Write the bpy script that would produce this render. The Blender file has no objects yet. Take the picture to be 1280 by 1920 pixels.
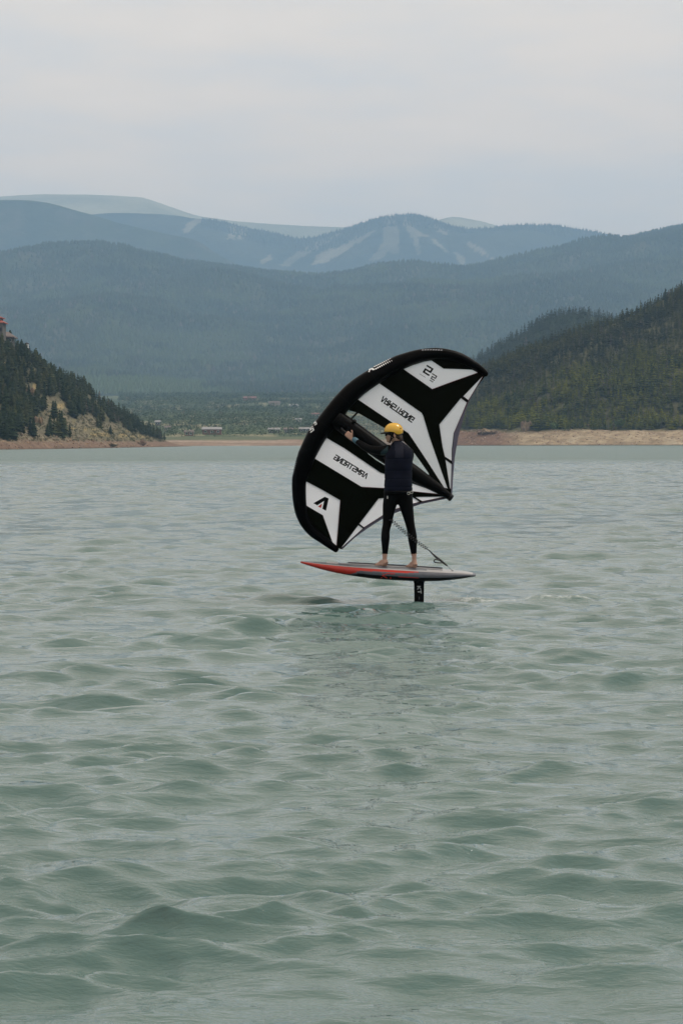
import bpy, bmesh, math, random
import numpy as np
from mathutils import Vector, Matrix
from mathutils.bvhtree import BVHTree
from mathutils.geometry import delaunay_2d_cdt

random.seed(7)
RNG = np.random.default_rng(11)
SC = bpy.context.scene
COL = SC.collection

# ------------------------------------------------------------------ camera
F = 5000.0                      # focal length in photo pixels (1280 x 1920)
CAM_H = 2.0
YH = 830.0                      # photo row of the true horizon
PITCH = math.atan((960.0 - YH) / F)
ROLL = -0.00234
cam_data = bpy.data.cameras.new('camera')
cam_data.sensor_fit = 'VERTICAL'
cam_data.sensor_height = 24.0
cam_data.sensor_width = 36.0
cam_data.lens = 24.0 * F / 1920.0
cam_data.clip_start = 0.1
cam_data.clip_end = 80000.0
cam = bpy.data.objects.new('camera', cam_data)
COL.objects.link(cam)
CAM_R = Matrix.Rotation(math.radians(90) - PITCH, 3, 'X') @ Matrix.Rotation(ROLL, 3, 'Z')
cam.matrix_world = Matrix.Translation((0, 0, CAM_H)) @ CAM_R.to_4x4()
SC.camera = cam
NR = np.array(CAM_R)

# ------------------------------------------------------------------ sky, sun, exposure
SUN_EL = math.radians(58)
SUN_AZ = math.radians(78)       # clockwise from +Y (away from the camera)
world = bpy.data.worlds.new('World')
SC.world = world
world.use_nodes = True
wn = world.node_tree
wn.nodes.clear()


def N(nt, kind, **kw):
    n = nt.nodes.new(kind)
    for k, v in kw.items():
        setattr(n, k, v)
    return n


def setin(n, **kw):
    for k, v in kw.items():
        n.inputs[k.replace('_', ' ')].default_value = v


w_out = N(wn, 'ShaderNodeOutputWorld')
w_bg = N(wn, 'ShaderNodeBackground')
w_bg.inputs['Strength'].default_value = 0.15
w_sky = N(wn, 'ShaderNodeTexSky', sky_type='NISHITA')
w_sky.sun_disc = False
w_sky.sun_elevation = SUN_EL
w_sky.sun_rotation = SUN_AZ
w_sky.altitude = 2700
w_sky.air_density = 1.0
w_sky.dust_density = 3.0
tc = N(wn, 'ShaderNodeTexCoord')
sep = N(wn, 'ShaderNodeSeparateXYZ')
wn.links.new(tc.outputs['Generated'], sep.inputs[0])
zz = N(wn, 'ShaderNodeMath', operation='MAXIMUM')
wn.links.new(sep.outputs['Z'], zz.inputs[0]); zz.inputs[1].default_value = 0.0
za = N(wn, 'ShaderNodeMath', operation='ADD')
wn.links.new(zz.outputs[0], za.inputs[0]); za.inputs[1].default_value = 0.10
dx = N(wn, 'ShaderNodeMath', operation='DIVIDE')
wn.links.new(sep.outputs['X'], dx.inputs[0]); wn.links.new(za.outputs[0], dx.inputs[1])
dy = N(wn, 'ShaderNodeMath', operation='DIVIDE')
wn.links.new(sep.outputs['Y'], dy.inputs[0]); wn.links.new(za.outputs[0], dy.inputs[1])
cb = N(wn, 'ShaderNodeCombineXYZ')
wn.links.new(dx.outputs[0], cb.inputs[0]); wn.links.new(dy.outputs[0], cb.inputs[1])
mp = N(wn, 'ShaderNodeMapping')
mp.inputs['Scale'].default_value = (2.4, 2.0, 1)
mp.inputs['Location'].default_value = (3.3, 1.45, 0)
wn.links.new(cb.outputs[0], mp.inputs['Vector'])
nz = N(wn, 'ShaderNodeTexNoise')
setin(nz, Scale=1.0, Detail=5.0, Roughness=0.5)
wn.links.new(mp.outputs[0], nz.inputs['Vector'])
cr = N(wn, 'ShaderNodeValToRGB')
cr.color_ramp.elements[0].position = 0.36
cr.color_ramp.elements[0].color = (6.4, 5.9, 5.3, 1)
cr.color_ramp.elements[1].position = 0.56
cr.color_ramp.elements[1].color = (7.4, 6.35, 5.15, 1)
e2 = cr.color_ramp.elements.new(0.72)
e2.color = (7.9, 6.75, 5.45, 1)
wn.links.new(nz.outputs[0], cr.inputs[0])
mx = N(wn, 'ShaderNodeMix', data_type='RGBA')
mx.inputs[0].default_value = 0.93
wn.links.new(w_sky.outputs[0], mx.inputs[6])
wn.links.new(cr.outputs[0], mx.inputs[7])
hb_ = N(wn, 'ShaderNodeMapRange')
hb_.interpolation_type = 'SMOOTHSTEP'
hb_.inputs[1].default_value = 0.0; hb_.inputs[2].default_value = 0.24
hb_.inputs[3].default_value = 1.0; hb_.inputs[4].default_value = 0.0
wn.links.new(zz.outputs[0], hb_.inputs[0])
hm_ = N(wn, 'ShaderNodeMix', data_type='RGBA', blend_type='MULTIPLY')
hm_.inputs[7].default_value = (1.42, 1.18, 0.98, 1)
wn.links.new(hb_.outputs[0], hm_.inputs[0])
wn.links.new(mx.outputs[2], hm_.inputs[6])
wn.links.new(hm_.outputs[2], w_bg.inputs['Color'])
wn.links.new(w_bg.outputs[0], w_out.inputs['Surface'])

sun_data = bpy.data.lights.new('sun', 'SUN')
sun_data.energy = 1.5
sun_data.angle = math.radians(12)
sun_data.color = (1.0, 0.95, 0.87)
sun = bpy.data.objects.new('sun', sun_data)
COL.objects.link(sun)
sd = Vector((math.sin(SUN_AZ) * math.cos(SUN_EL), math.cos(SUN_AZ) * math.cos(SUN_EL), math.sin(SUN_EL)))
sun.rotation_euler = sd.to_track_quat('Z', 'Y').to_euler()
sun.location = (0, 0, 60)

SC.view_settings.view_transform = 'Standard'
SC.view_settings.look = 'None'
SC.view_settings.exposure = 0.13
SC.view_settings.gamma = 1.0
SC.view_settings.use_curve_mapping = False
SC.render.engine = 'CYCLES'
SC.cycles.use_denoising = True
SC.cycles.max_bounces = 6
SC.cycles.volume_bounces = 2
SC.cycles.transparent_max_bounces = 12


# ------------------------------------------------------------------ helpers
def P(px, py, Y):
    """photo pixel + distance along +Y -> world point"""
    d = CAM_R @ Vector(((px - 640.0) / F, (960.0 - py) / F, -1.0))
    return Vector((0, 0, CAM_H)) + d * (Y / d.y)


def proj(x, y, z):
    rel = np.stack([np.asarray(x, float), np.asarray(y, float), np.asarray(z, float) - CAM_H])
    l = NR.T @ rel.reshape(3, -1)
    return 640 + F * l[0] / -l[2], 960 - F * l[1] / -l[2]


def interp(pts):
    xs = np.array([p[0] for p in pts], float)
    ys = np.array([p[1] for p in pts], float)
    return lambda v: np.interp(v, xs, ys)


def sinterp(pts, step=2.0, k=5):
    """piecewise linear through the points, box-smoothed over a few pixels"""
    xs = np.array([p[0] for p in pts], float)
    ys = np.array([p[1] for p in pts], float)
    g = np.arange(xs[0], xs[-1] + step, step)
    v = np.interp(g, xs, ys)
    vp = np.concatenate([v[0] - (v[1] - v[0]) * np.arange(k, 0, -1), v, v[-1] + (v[-1] - v[-2]) * np.arange(1, k + 1)])
    v2 = np.convolve(vp, np.ones(2 * k + 1) / (2 * k + 1), 'same')[k:-k]
    return lambda q: np.interp(q, g, v2)


_tab = np.random.default_rng(5).random((256, 256))


def vnoise(x, y):
    xi = np.floor(x).astype(int); yi = np.floor(y).astype(int)
    fx = x - xi; fy = y - yi
    fx = fx * fx * (3 - 2 * fx); fy = fy * fy * (3 - 2 * fy)
    a = _tab[xi % 256, yi % 256]; b = _tab[(xi + 1) % 256, yi % 256]
    c = _tab[xi % 256, (yi + 1) % 256]; d = _tab[(xi + 1) % 256, (yi + 1) % 256]
    return (a * (1 - fx) + b * fx) * (1 - fy) + (c * (1 - fx) + d * fx) * fy - 0.5


def fbm(x, y, o=4):
    s = 0; a = 1.0
    for i in range(o):
        s = s + a * vnoise(x * 2 ** i + 17.3 * i, y * 2 ** i + 9.1 * i)
        a *= 0.5
    return s


def sstep(a, b, x):
    t = np.clip((np.asarray(x, float) - a) / (b - a), 0, 1)
    return t * t * (3 - 2 * t)


def inpoly(px, py, poly):
    px = np.asarray(px, float); py = np.asarray(py, float)
    r = np.zeros(px.shape, bool)
    n = len(poly)
    for i in range(n):
        x1, y1 = poly[i]; x2, y2 = poly[(i + 1) % n]
        if y1 == y2:
            continue
        c = ((y1 > py) != (y2 > py)) & (px < (x2 - x1) * (py - y1) / (y2 - y1) + x1)
        r ^= c
    return r


ORIGIN = {}


def tag(o, label=None, cat=None, group=None, kind=None):
    if label: o['label'] = label
    if cat: o['category'] = cat
    if group: o['group'] = group
    if kind: o['kind'] = kind
    return o


def thing(name, loc, label, cat, group=None):
    o = bpy.data.objects.new(name, None)
    o.empty_display_size = 0.2
    o.location = loc
    COL.objects.link(o)
    ORIGIN[o.name] = Vector(loc)
    return tag(o, label, cat, group)


def mk(name, verts, faces, mats, parent=None, smooth=False, midx=None, local=False):
    """link one mesh object; verts in world coordinates"""
    org = Vector((0, 0, 0))
    if parent is not None and not local:
        org = ORIGIN[parent.name]
    me = bpy.data.meshes.new(name)
    if isinstance(verts, np.ndarray):
        v = verts - np.array(org)[None, :]
        me.vertices.add(len(v))
        me.vertices.foreach_set('co', np.ascontiguousarray(v, dtype=np.float32).ravel())
        f = np.asarray(faces, dtype=np.int32)
        k = f.shape[1]
        me.loops.add(f.size)
        me.loops.foreach_set('vertex_index', f.ravel())
        me.polygons.add(len(f))
        me.polygons.foreach_set('loop_start', np.arange(0, f.size, k, dtype=np.int32))
        me.update(calc_edges=True)
    else:
        me.from_pydata([tuple(Vector(q) - org) for q in verts], [], faces)
        me.update()
    if not isinstance(mats, (list, tuple)):
        mats = [mats]
    for m in mats:
        me.materials.append(m)
    if midx is not None:
        me.polygons.foreach_set('material_index', np.asarray(midx, dtype=np.int32))
    me.polygons.foreach_set('use_smooth', np.full(len(me.polygons), bool(smooth)))
    o = bpy.data.objects.new(name, me)
    COL.objects.link(o)
    if parent is not None:
        o.parent = parent
    ORIGIN[o.name] = org
    return o


def vcol(o, cols):
    a = o.data.color_attributes.new('col', 'FLOAT_COLOR', 'POINT')
    c = np.ones((len(o.data.vertices), 4), np.float32)
    c[:, :3] = cols
    a.data.foreach_set('color', c.ravel())


class MB:
    def __init__(s):
        s.v = []; s.f = []; s.m = []

    def add(s, vs, fs, m=0):
        b = len(s.v)
        s.v += [Vector(q) for q in vs]
        s.f += [tuple(i + b for i in f) for f in fs]
        s.m += [m] * len(fs)
        return s

    def box(s, c, d, rot=None, m=0):
        c = Vector(c)
        vs = []
        for sx in (-1, 1):
            for sy in (-1, 1):
                for sz in (-1, 1):
                    q = Vector((sx * d[0] / 2, sy * d[1] / 2, sz * d[2] / 2))
                    if rot is not None:
                        q = rot @ q
                    vs.append(c + q)
        return s.add(vs, [(0, 1, 3, 2), (4, 6, 7, 5), (0, 4, 5, 1), (2, 3, 7, 6), (0, 2, 6, 4), (1, 5, 7, 3)], m)

    def tube(s, pts, rad, n=10, caps=True, m=0):
        pts = [Vector(p) for p in pts]
        if not isinstance(rad, (list, tuple)):
            rad = [rad] * len(pts)
        rings = []
        up = None
        for i, p in enumerate(pts):
            t = (pts[min(i + 1, len(pts) - 1)] - pts[max(i - 1, 0)])
            t.normalize()
            if up is None:
                up = Vector((0, 0, 1)) if abs(t.z) < 0.9 else Vector((1, 0, 0))
            u = up - t * up.dot(t)
            u.normalize()
            up = u
            w = t.cross(u)
            rings.append([p + (u * math.cos(a) + w * math.sin(a)) * rad[i] for a in [2 * math.pi * k / n for k in range(n)]])
        vs = [q for r in rings for q in r]
        fs = []
        for i in range(len(pts) - 1):
            for k in range(n):
                a = i * n + k; b = i * n + (k + 1) % n
                fs.append((a, b, b + n, a + n))
        if caps:
            fs.append(tuple(range(n))[::-1])
            fs.append(tuple((len(pts) - 1) * n + k for k in range(n)))
        return s.add(vs, fs, m)

    def ell(s, c, r, rot=None, nu=14, nv=10, m=0):
        c = Vector(c)
        vs = []; fs = []
        for j in range(nv + 1):
            th = math.pi * j / nv
            for i in range(nu):
                ph = 2 * math.pi * i / nu
                q = Vector((r[0] * math.sin(th) * math.cos(ph), r[1] * math.sin(th) * math.sin(ph), r[2] * math.cos(th)))
                if rot is not None:
                    q = rot @ q
                vs.append(c + q)
        for j in range(nv):
            for i in range(nu):
                a = j * nu + i; b = j * nu + (i + 1) % nu
                fs.append((a, a + nu, b + nu, b))
        return s.add(vs, fs, m)

    def build(s, name, mats, parent=None, smooth=False):
        return mk(name, s.v, s.f, mats, parent, smooth, s.m)


def catmull(pts, n):
    pts = [np.array(p, float) for p in pts]
    pp = [2 * pts[0] - pts[1]] + pts + [2 * pts[-1] - pts[-2]]
    out = []
    for i in range(1, len(pp) - 2):
        for k in range(n):
            t = k / n
            a, b, c, d = pp[i - 1], pp[i], pp[i + 1], pp[i + 2]
            out.append(0.5 * ((2 * b) + (-a + c) * t + (2 * a - 5 * b + 4 * c - d) * t * t + (-a + 3 * b - 3 * c + d) * t ** 3))
    out.append(pts[-1])
    return out


# ------------------------------------------------------------------ materials
def mat(name, color=(0.5, 0.5, 0.5), rough=0.6, spec=0.5, noise=None, bump=None, objrand=None, usecol=False, metal=0.0, trans=None, coat=0.0):
    m = bpy.data.materials.new(name)
    m.use_nodes = True
    nt = m.node_tree
    b = nt.nodes['Principled BSDF']
    b.inputs['Roughness'].default_value = rough
    b.inputs['Specular IOR Level'].default_value = spec
    b.inputs['Metallic'].default_value = metal
    b.inputs['Coat Weight'].default_value = coat
    b.inputs['Base Color'].default_value = (*color, 1)
    src = None
    if usecol:
        a = N(nt, 'ShaderNodeVertexColor', layer_name='col')
        src = a.outputs[0]
    if objrand:
        oi = N(nt, 'ShaderNodeObjectInfo')
        r = N(nt, 'ShaderNodeValToRGB')
        r.color_ramp.elements[0].color = (*objrand[0], 1)
        r.color_ramp.elements[1].color = (*objrand[-1], 1)
        for i, c in enumerate(objrand[1:-1]):
            e = r.color_ramp.elements.new((i + 1) / (len(objrand) - 1)); e.color = (*c, 1)
        nt.links.new(oi.outputs['Random'], r.inputs[0])
        src = r.outputs[0]
    tcn = None
    if noise or bump:
        tcn = N(nt, 'ShaderNodeTexCoord')
    if noise:
        sc_, amt = noise[0], noise[1]
        nn = N(nt, 'ShaderNodeTexNoise')
        setin(nn, Scale=sc_, Detail=5.0, Roughness=0.62)
        nt.links.new(tcn.outputs['Object'], nn.inputs['Vector'])
        mr = N(nt, 'ShaderNodeMapRange')
        mr.inputs[1].default_value = 0.3; mr.inputs[2].default_value = 0.7
        mr.inputs[3].default_value = 1 - amt; mr.inputs[4].default_value = 1 + amt
        nt.links.new(nn.outputs[0], mr.inputs[0])
        mm = N(nt, 'ShaderNodeMix', data_type='RGBA', blend_type='MULTIPLY')
        mm.inputs[0].default_value = 1.0
        if src is not None:
            nt.links.new(src, mm.inputs[6])
        else:
            mm.inputs[6].default_value = (*color, 1)
        nt.links.new(mr.outputs[0], mm.inputs[7])
        src = mm.outputs[2]
    if src is not None:
        nt.links.new(src, b.inputs['Base Color'])
    if bump:
        nb = N(nt, 'ShaderNodeTexNoise')
        setin(nb, Scale=bump[0], Detail=4.0, Roughness=0.6)
        nt.links.new(tcn.outputs['Object'], nb.inputs['Vector'])
        bp = N(nt, 'ShaderNodeBump')
        bp.inputs['Strength'].default_value = bump[1]
        bp.inputs['Distance'].default_value = bump[2]
        nt.links.new(nb.outputs[0], bp.inputs['Height'])
        nt.links.new(bp.outputs[0], b.inputs['Normal'])
    if trans:
        o = nt.nodes['Material Output']
        tr = N(nt, 'ShaderNodeBsdfTranslucent')
        tr.inputs[0].default_value = (*trans[1], 1)
        ms = N(nt, 'ShaderNodeMixShader')
        ms.inputs[0].default_value = trans[0]
        nt.links.new(b.outputs[0], ms.inputs[1]); nt.links.new(tr.outputs[0], ms.inputs[2])
        nt.links.new(ms.outputs[0], o.inputs['Surface'])
    return m


M = {}
M['terrain'] = mat('terrain_mat', rough=0.95, spec=0.1, usecol=True, noise=(0.25, 0.3), bump=(0.4, 0.7, 1.2))
M['far'] = mat('far_slope_mat', rough=1.0, spec=0.0, usecol=True, noise=(0.02, 0.18), bump=(0.03, 0.8, 18.0))
M['tree_stuff'] = mat('forest_mat', rough=0.9, spec=0.1, usecol=True, noise=(0.6, 0.35))
M['needles'] = mat('needle_mat', rough=0.9, spec=0.1, objrand=[(.024, .040, .021), (.042, .060, .027), (.030, .048, .026), (.088, .096, .040), (.052, .064, .032)], noise=(0.9, 0.35))
M['bush'] = mat('bush_mat', color=(.085, .125, .04), rough=0.9, spec=0.1, noise=(0.8, 0.35))
M['trunk'] = mat('bark_mat', color=(.09, .07, .055), rough=0.95, spec=0.1, noise=(2.0, 0.3))
M['rock'] = mat('rock_mat', rough=0.95, spec=0.15, objrand=[(.17, .115, .085), (.25, .185, .12), (.20, .145, .105)], noise=(0.5, 0.35), bump=(0.8, 0.8, 0.5))
M['rubble'] = mat('rubble_mat', rough=0.95, spec=0.15, usecol=True, noise=(0.8, 0.3))
M['tube'] = mat('black_tube_fabric', color=(.0010, .0010, .0013), rough=0.36, spec=0.05, noise=(9.0, 0.25), bump=(60.0, 0.25, 0.004))
M['strutm'] = mat('strut_fabric', color=(.0016, .0016, .0020), rough=0.38, spec=0.07, noise=(9.0, 0.25), bump=(40.0, 0.25, 0.004))
M['blackcloth'] = mat('black_canopy', color=(.0021, .0027, .0018), rough=0.6, spec=0.03, noise=(5.0, 0.2), bump=(7.0, 0.3, 0.012), trans=(0.12, (.012, .015, .008)))
M['whitecloth'] = mat('white_canopy', color=(.88, .87, .92), rough=0.55, spec=0.3, noise=(3.0, 0.03), bump=(6.0, 0.25, 0.012), trans=(0.74, (.96, .95, 1.0)))
M['trim'] = mat('purple_grey_trim', color=(.10, .095, .14), rough=0.6, noise=(4.0, 0.15), trans=(0.2, (.2, .18, .25)))
M['redline'] = mat('dark_red_piping', color=(.10, .012, .018), rough=0.6)
M['print'] = mat('black_print', color=(.004, .004, .005), rough=0.5, spec=.1)
M['greyprint'] = mat('grey_print', color=(.25, .25, .27), rough=0.5)
M['redprint'] = mat('red_print', color=(.55, .03, .02), rough=0.5)
M['whiteprint'] = mat('white_print', color=(.75, .75, .75), rough=0.5)
M['dimprint'] = mat('dim_print', color=(.12, .12, .13), rough=0.5)
M['wetsuit'] = mat('wetsuit_neoprene', color=(.0012, .0012, .0016), rough=0.55, spec=0.07, noise=(8.0, 0.3), bump=(14.0, 0.35, 0.01))
M['teal'] = mat('teal_neoprene', color=(.010, .028, .036), rough=0.6, spec=0.3)
M['cuff'] = mat('blue_cuff', color=(.05, .13, .18), rough=0.5)
M['skin'] = mat('skin', color=(.40, .235, .175), rough=0.5, spec=0.4, noise=(14.0, 0.12))
M['hair'] = mat('brown_hair', color=(.035, .02, .013), rough=0.6, noise=(40.0, 0.4))
M['vest'] = mat('navy_vest', color=(.0048, .0062, .0150), rough=0.62, spec=0.08, noise=(9.0, 0.25), bump=(50.0, 0.3, 0.004))
M['vestpanel'] = mat('slate_vest_panel', color=(.013, .0145, .027), rough=0.6, spec=0.15, noise=(12.0, 0.2), bump=(50.0, 0.3, 0.004))
M['helmet'] = mat('yellow_helmet', color=(.72, .40, .035), rough=0.26, spec=0.5, noise=(6.0, 0.05), coat=0.3)
M['blackplastic'] = mat('black_plastic', color=(.005, .005, .006), rough=0.4, spec=.2)
M['metal'] = mat('steel_ring', color=(.45, .44, .40), rough=0.3, metal=1.0)
M['boardgrey'] = mat('board_carbon_grey', color=(.085, .09, .11), rough=0.38, spec=0.5, noise=(16.0, 0.2))
M['boardred'] = mat('board_red', color=(.42, .020, .010), rough=0.32, spec=0.5, noise=(6.0, 0.08))
M['boardwhite'] = mat('board_white_rail', color=(.34, .33, .33), rough=0.35, noise=(5.0, 0.1))
M['boarddark'] = mat('board_bottom_carbon', color=(.007, .007, .009), rough=0.35, spec=.15)
M['pad'] = mat('deck_pad', color=(.10, .10, .115), rough=0.85, noise=(30.0, 0.25), bump=(90.0, 0.5, 0.003))
M['padgrey'] = mat('grey_deck_pad', color=(.22, .215, .22), rough=0.8, noise=(30.0, 0.2))
M['mast'] = mat('mast_carbon', color=(.002, .002, .0025), rough=0.35, spec=.08)
M['cord'] = mat('leash_cord', color=(.010, .010, .011), rough=0.4)
M['wall_stone'] = mat('stone_wall', color=(.105, .095, .085), rough=0.9, noise=(0.6, 0.3))
M['roof_red'] = mat('red_roof', color=(.34, .095, .07), rough=0.7, noise=(0.8, 0.15))
M['roof_rust'] = mat('rust_roof', color=(.20, .085, .07), rough=0.8, noise=(0.8, 0.15))
M['roof_brown'] = mat('brown_roof', color=(.15, .115, .10), rough=0.85, noise=(0.6, 0.2))
M['roof_pale'] = mat('pale_metal_roof', color=(.27, .26, .26), rough=0.7, noise=(0.3, 0.1))
M['wall_rust'] = mat('rust_wall', color=(.17, .075, .055), rough=0.9, noise=(0.4, 0.2))
M['wall_tan'] = mat('tan_wall', color=(.30, .24, .18), rough=0.9, noise=(0.4, 0.15))
M['wall_dark'] = mat('dark_wood_wall', color=(.055, .045, .04), rough=0.9, noise=(0.4, 0.2))
M['wall_brown'] = mat('brown_wall', color=(.10, .085, .07), rough=0.9, noise=(0.5, 0.3))
M['wall_white'] = mat('white_wall', color=(.7, .69, .66), rough=0.8, noise=(0.4, 0.08))
M['glass'] = mat('window_glass', color=(.02, .025, .03), rough=0.12)


def window_film():
    m = bpy.data.materials.new('clear_window_film')
    m.use_nodes = True
    nt = m.node_tree
    b = nt.nodes['Principled BSDF']
    b.inputs['Base Color'].default_value = (.55, .58, .57, 1)
    b.inputs['Roughness'].default_value = 0.25
    t = N(nt, 'ShaderNodeBsdfTransparent')
    t.inputs[0].default_value = (.93, .95, .94, 1)
    ms = N(nt, 'ShaderNodeMixShader')
    tcw = N(nt, 'ShaderNodeTexCoord')
    nn = N(nt, 'ShaderNodeTexNoise')
    setin(nn, Scale=7.0, Detail=4.0)
    nt.links.new(tcw.outputs['Object'], nn.inputs['Vector'])
    mr = N(nt, 'ShaderNodeMapRange')
    mr.inputs[1].default_value = 0.3; mr.inputs[2].default_value = 0.7
    mr.inputs[3].default_value = 0.88; mr.inputs[4].default_value = 0.66
    nt.links.new(nn.outputs[0], mr.inputs[0])
    nt.links.new(mr.outputs[0], ms.inputs[0])
    nt.links.new(b.outputs[0], ms.inputs[1]); nt.links.new(t.outputs[0], ms.inputs[2])
    nt.links.new(ms.outputs[0], nt.nodes['Material Output'].inputs['Surface'])
    return m


M['film'] = window_film()


def water_mat():
    m = bpy.data.materials.new('lake_water')
    m.use_nodes = True
    nt = m.node_tree
    b = nt.nodes['Principled BSDF']
    b.inputs['IOR'].default_value = 1.46
    tcw = N(nt, 'ShaderNodeTexCoord')
    # turbid teal body
    n1 = N(nt, 'ShaderNodeTexNoise')
    setin(n1, Scale=0.25, Detail=3.0)
    nt.links.new(tcw.outputs['Object'], n1.inputs['Vector'])
    cr1 = N(nt, 'ShaderNodeValToRGB')
    cr1.color_ramp.elements[0].position = 0.3; cr1.color_ramp.elements[0].color = (.060, .118, .107, 1)
    cr1.color_ramp.elements[1].position = 0.7; cr1.color_ramp.elements[1].color = (.070, .134, .122, 1)
    nt.links.new(n1.outputs[0], cr1.inputs[0])
    fo = N(nt, 'ShaderNodeAttribute', attribute_name='foam')
    fn = N(nt, 'ShaderNodeTexNoise'); setin(fn, Scale=14.0, Detail=4.0, Roughness=0.7)
    nt.links.new(tcw.outputs['Object'], fn.inputs['Vector'])
    fr = N(nt, 'ShaderNodeMapRange'); fr.inputs[1].default_value = 0.46; fr.inputs[2].default_value = 0.62
    nt.links.new(fn.outputs[0], fr.inputs[0])
    fm = N(nt, 'ShaderNodeMath', operation='MULTIPLY')
    nt.links.new(fo.outputs['Fac'], fm.inputs[0]); nt.links.new(fr.outputs[0], fm.inputs[1])
    mc = N(nt, 'ShaderNodeMix', data_type='RGBA')
    mc.inputs[7].default_value = (.62, .66, .65, 1)
    nt.links.new(fm.outputs[0], mc.inputs[0]); nt.links.new(cr1.outputs[0], mc.inputs[6])
    nt.links.new(mc.outputs[2], b.inputs['Base Color'])
    # small ripples
    mpw = N(nt, 'ShaderNodeMapping'); mpw.inputs['Scale'].default_value = (0.7, 1.7, 1.0)
    nt.links.new(tcw.outputs['Object'], mpw.inputs['Vector'])
    nA = N(nt, 'ShaderNodeTexNoise'); setin(nA, Scale=7.0, Detail=4.0, Roughness=0.62)
    nt.links.new(mpw.outputs[0], nA.inputs['Vector'])
    bA = N(nt, 'ShaderNodeBump'); bA.inputs['Strength'].default_value = 1.0; bA.inputs['Distance'].default_value = 0.015
    nt.links.new(nA.outputs[0], bA.inputs['Height'])
    nB = N(nt, 'ShaderNodeTexNoise'); setin(nB, Scale=1.9, Detail=4.0, Roughness=0.65)
    nt.links.new(mpw.outputs[0], nB.inputs['Vector'])
    bB = N(nt, 'ShaderNodeBump'); bB.inputs['Strength'].default_value = 0.8; bB.inputs['Distance'].default_value = 0.30
    # only where the mesh itself gets too coarse for the chop (attribute grows with distance)
    fa = N(nt, 'ShaderNodeAttribute', attribute_name='coarse')
    rg = N(nt, 'ShaderNodeMapRange'); rg.inputs[3].default_value = 0.035; rg.inputs[4].default_value = 0.34
    nt.links.new(fa.outputs['Fac'], rg.inputs[0]); nt.links.new(rg.outputs[0], b.inputs['Roughness'])
    hm = N(nt, 'ShaderNodeMath', operation='MULTIPLY')
    nt.links.new(nB.outputs[0], hm.inputs[0]); nt.links.new(fa.outputs['Fac'], hm.inputs[1])
    nt.links.new(hm.outputs[0], bB.inputs['Height'])
    nt.links.new(bA.outputs[0], bB.inputs['Normal'])
    nt.links.new(bB.outputs[0], b.inputs['Normal'])
    return m


M['water'] = water_mat()

# ------------------------------------------------------------------ ground sheet and water
mk('ground', [(-40000, -20000, -3), (40000, -20000, -3), (40000, 45000, -3), (-40000, 45000, -3)], [(0, 1, 2, 3)],
   mat('plain_mat', color=(.14, .12, .085), rough=1.0, noise=(0.01, 0.3)))['kind'] = 'structure'

RY = 33.33


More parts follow.
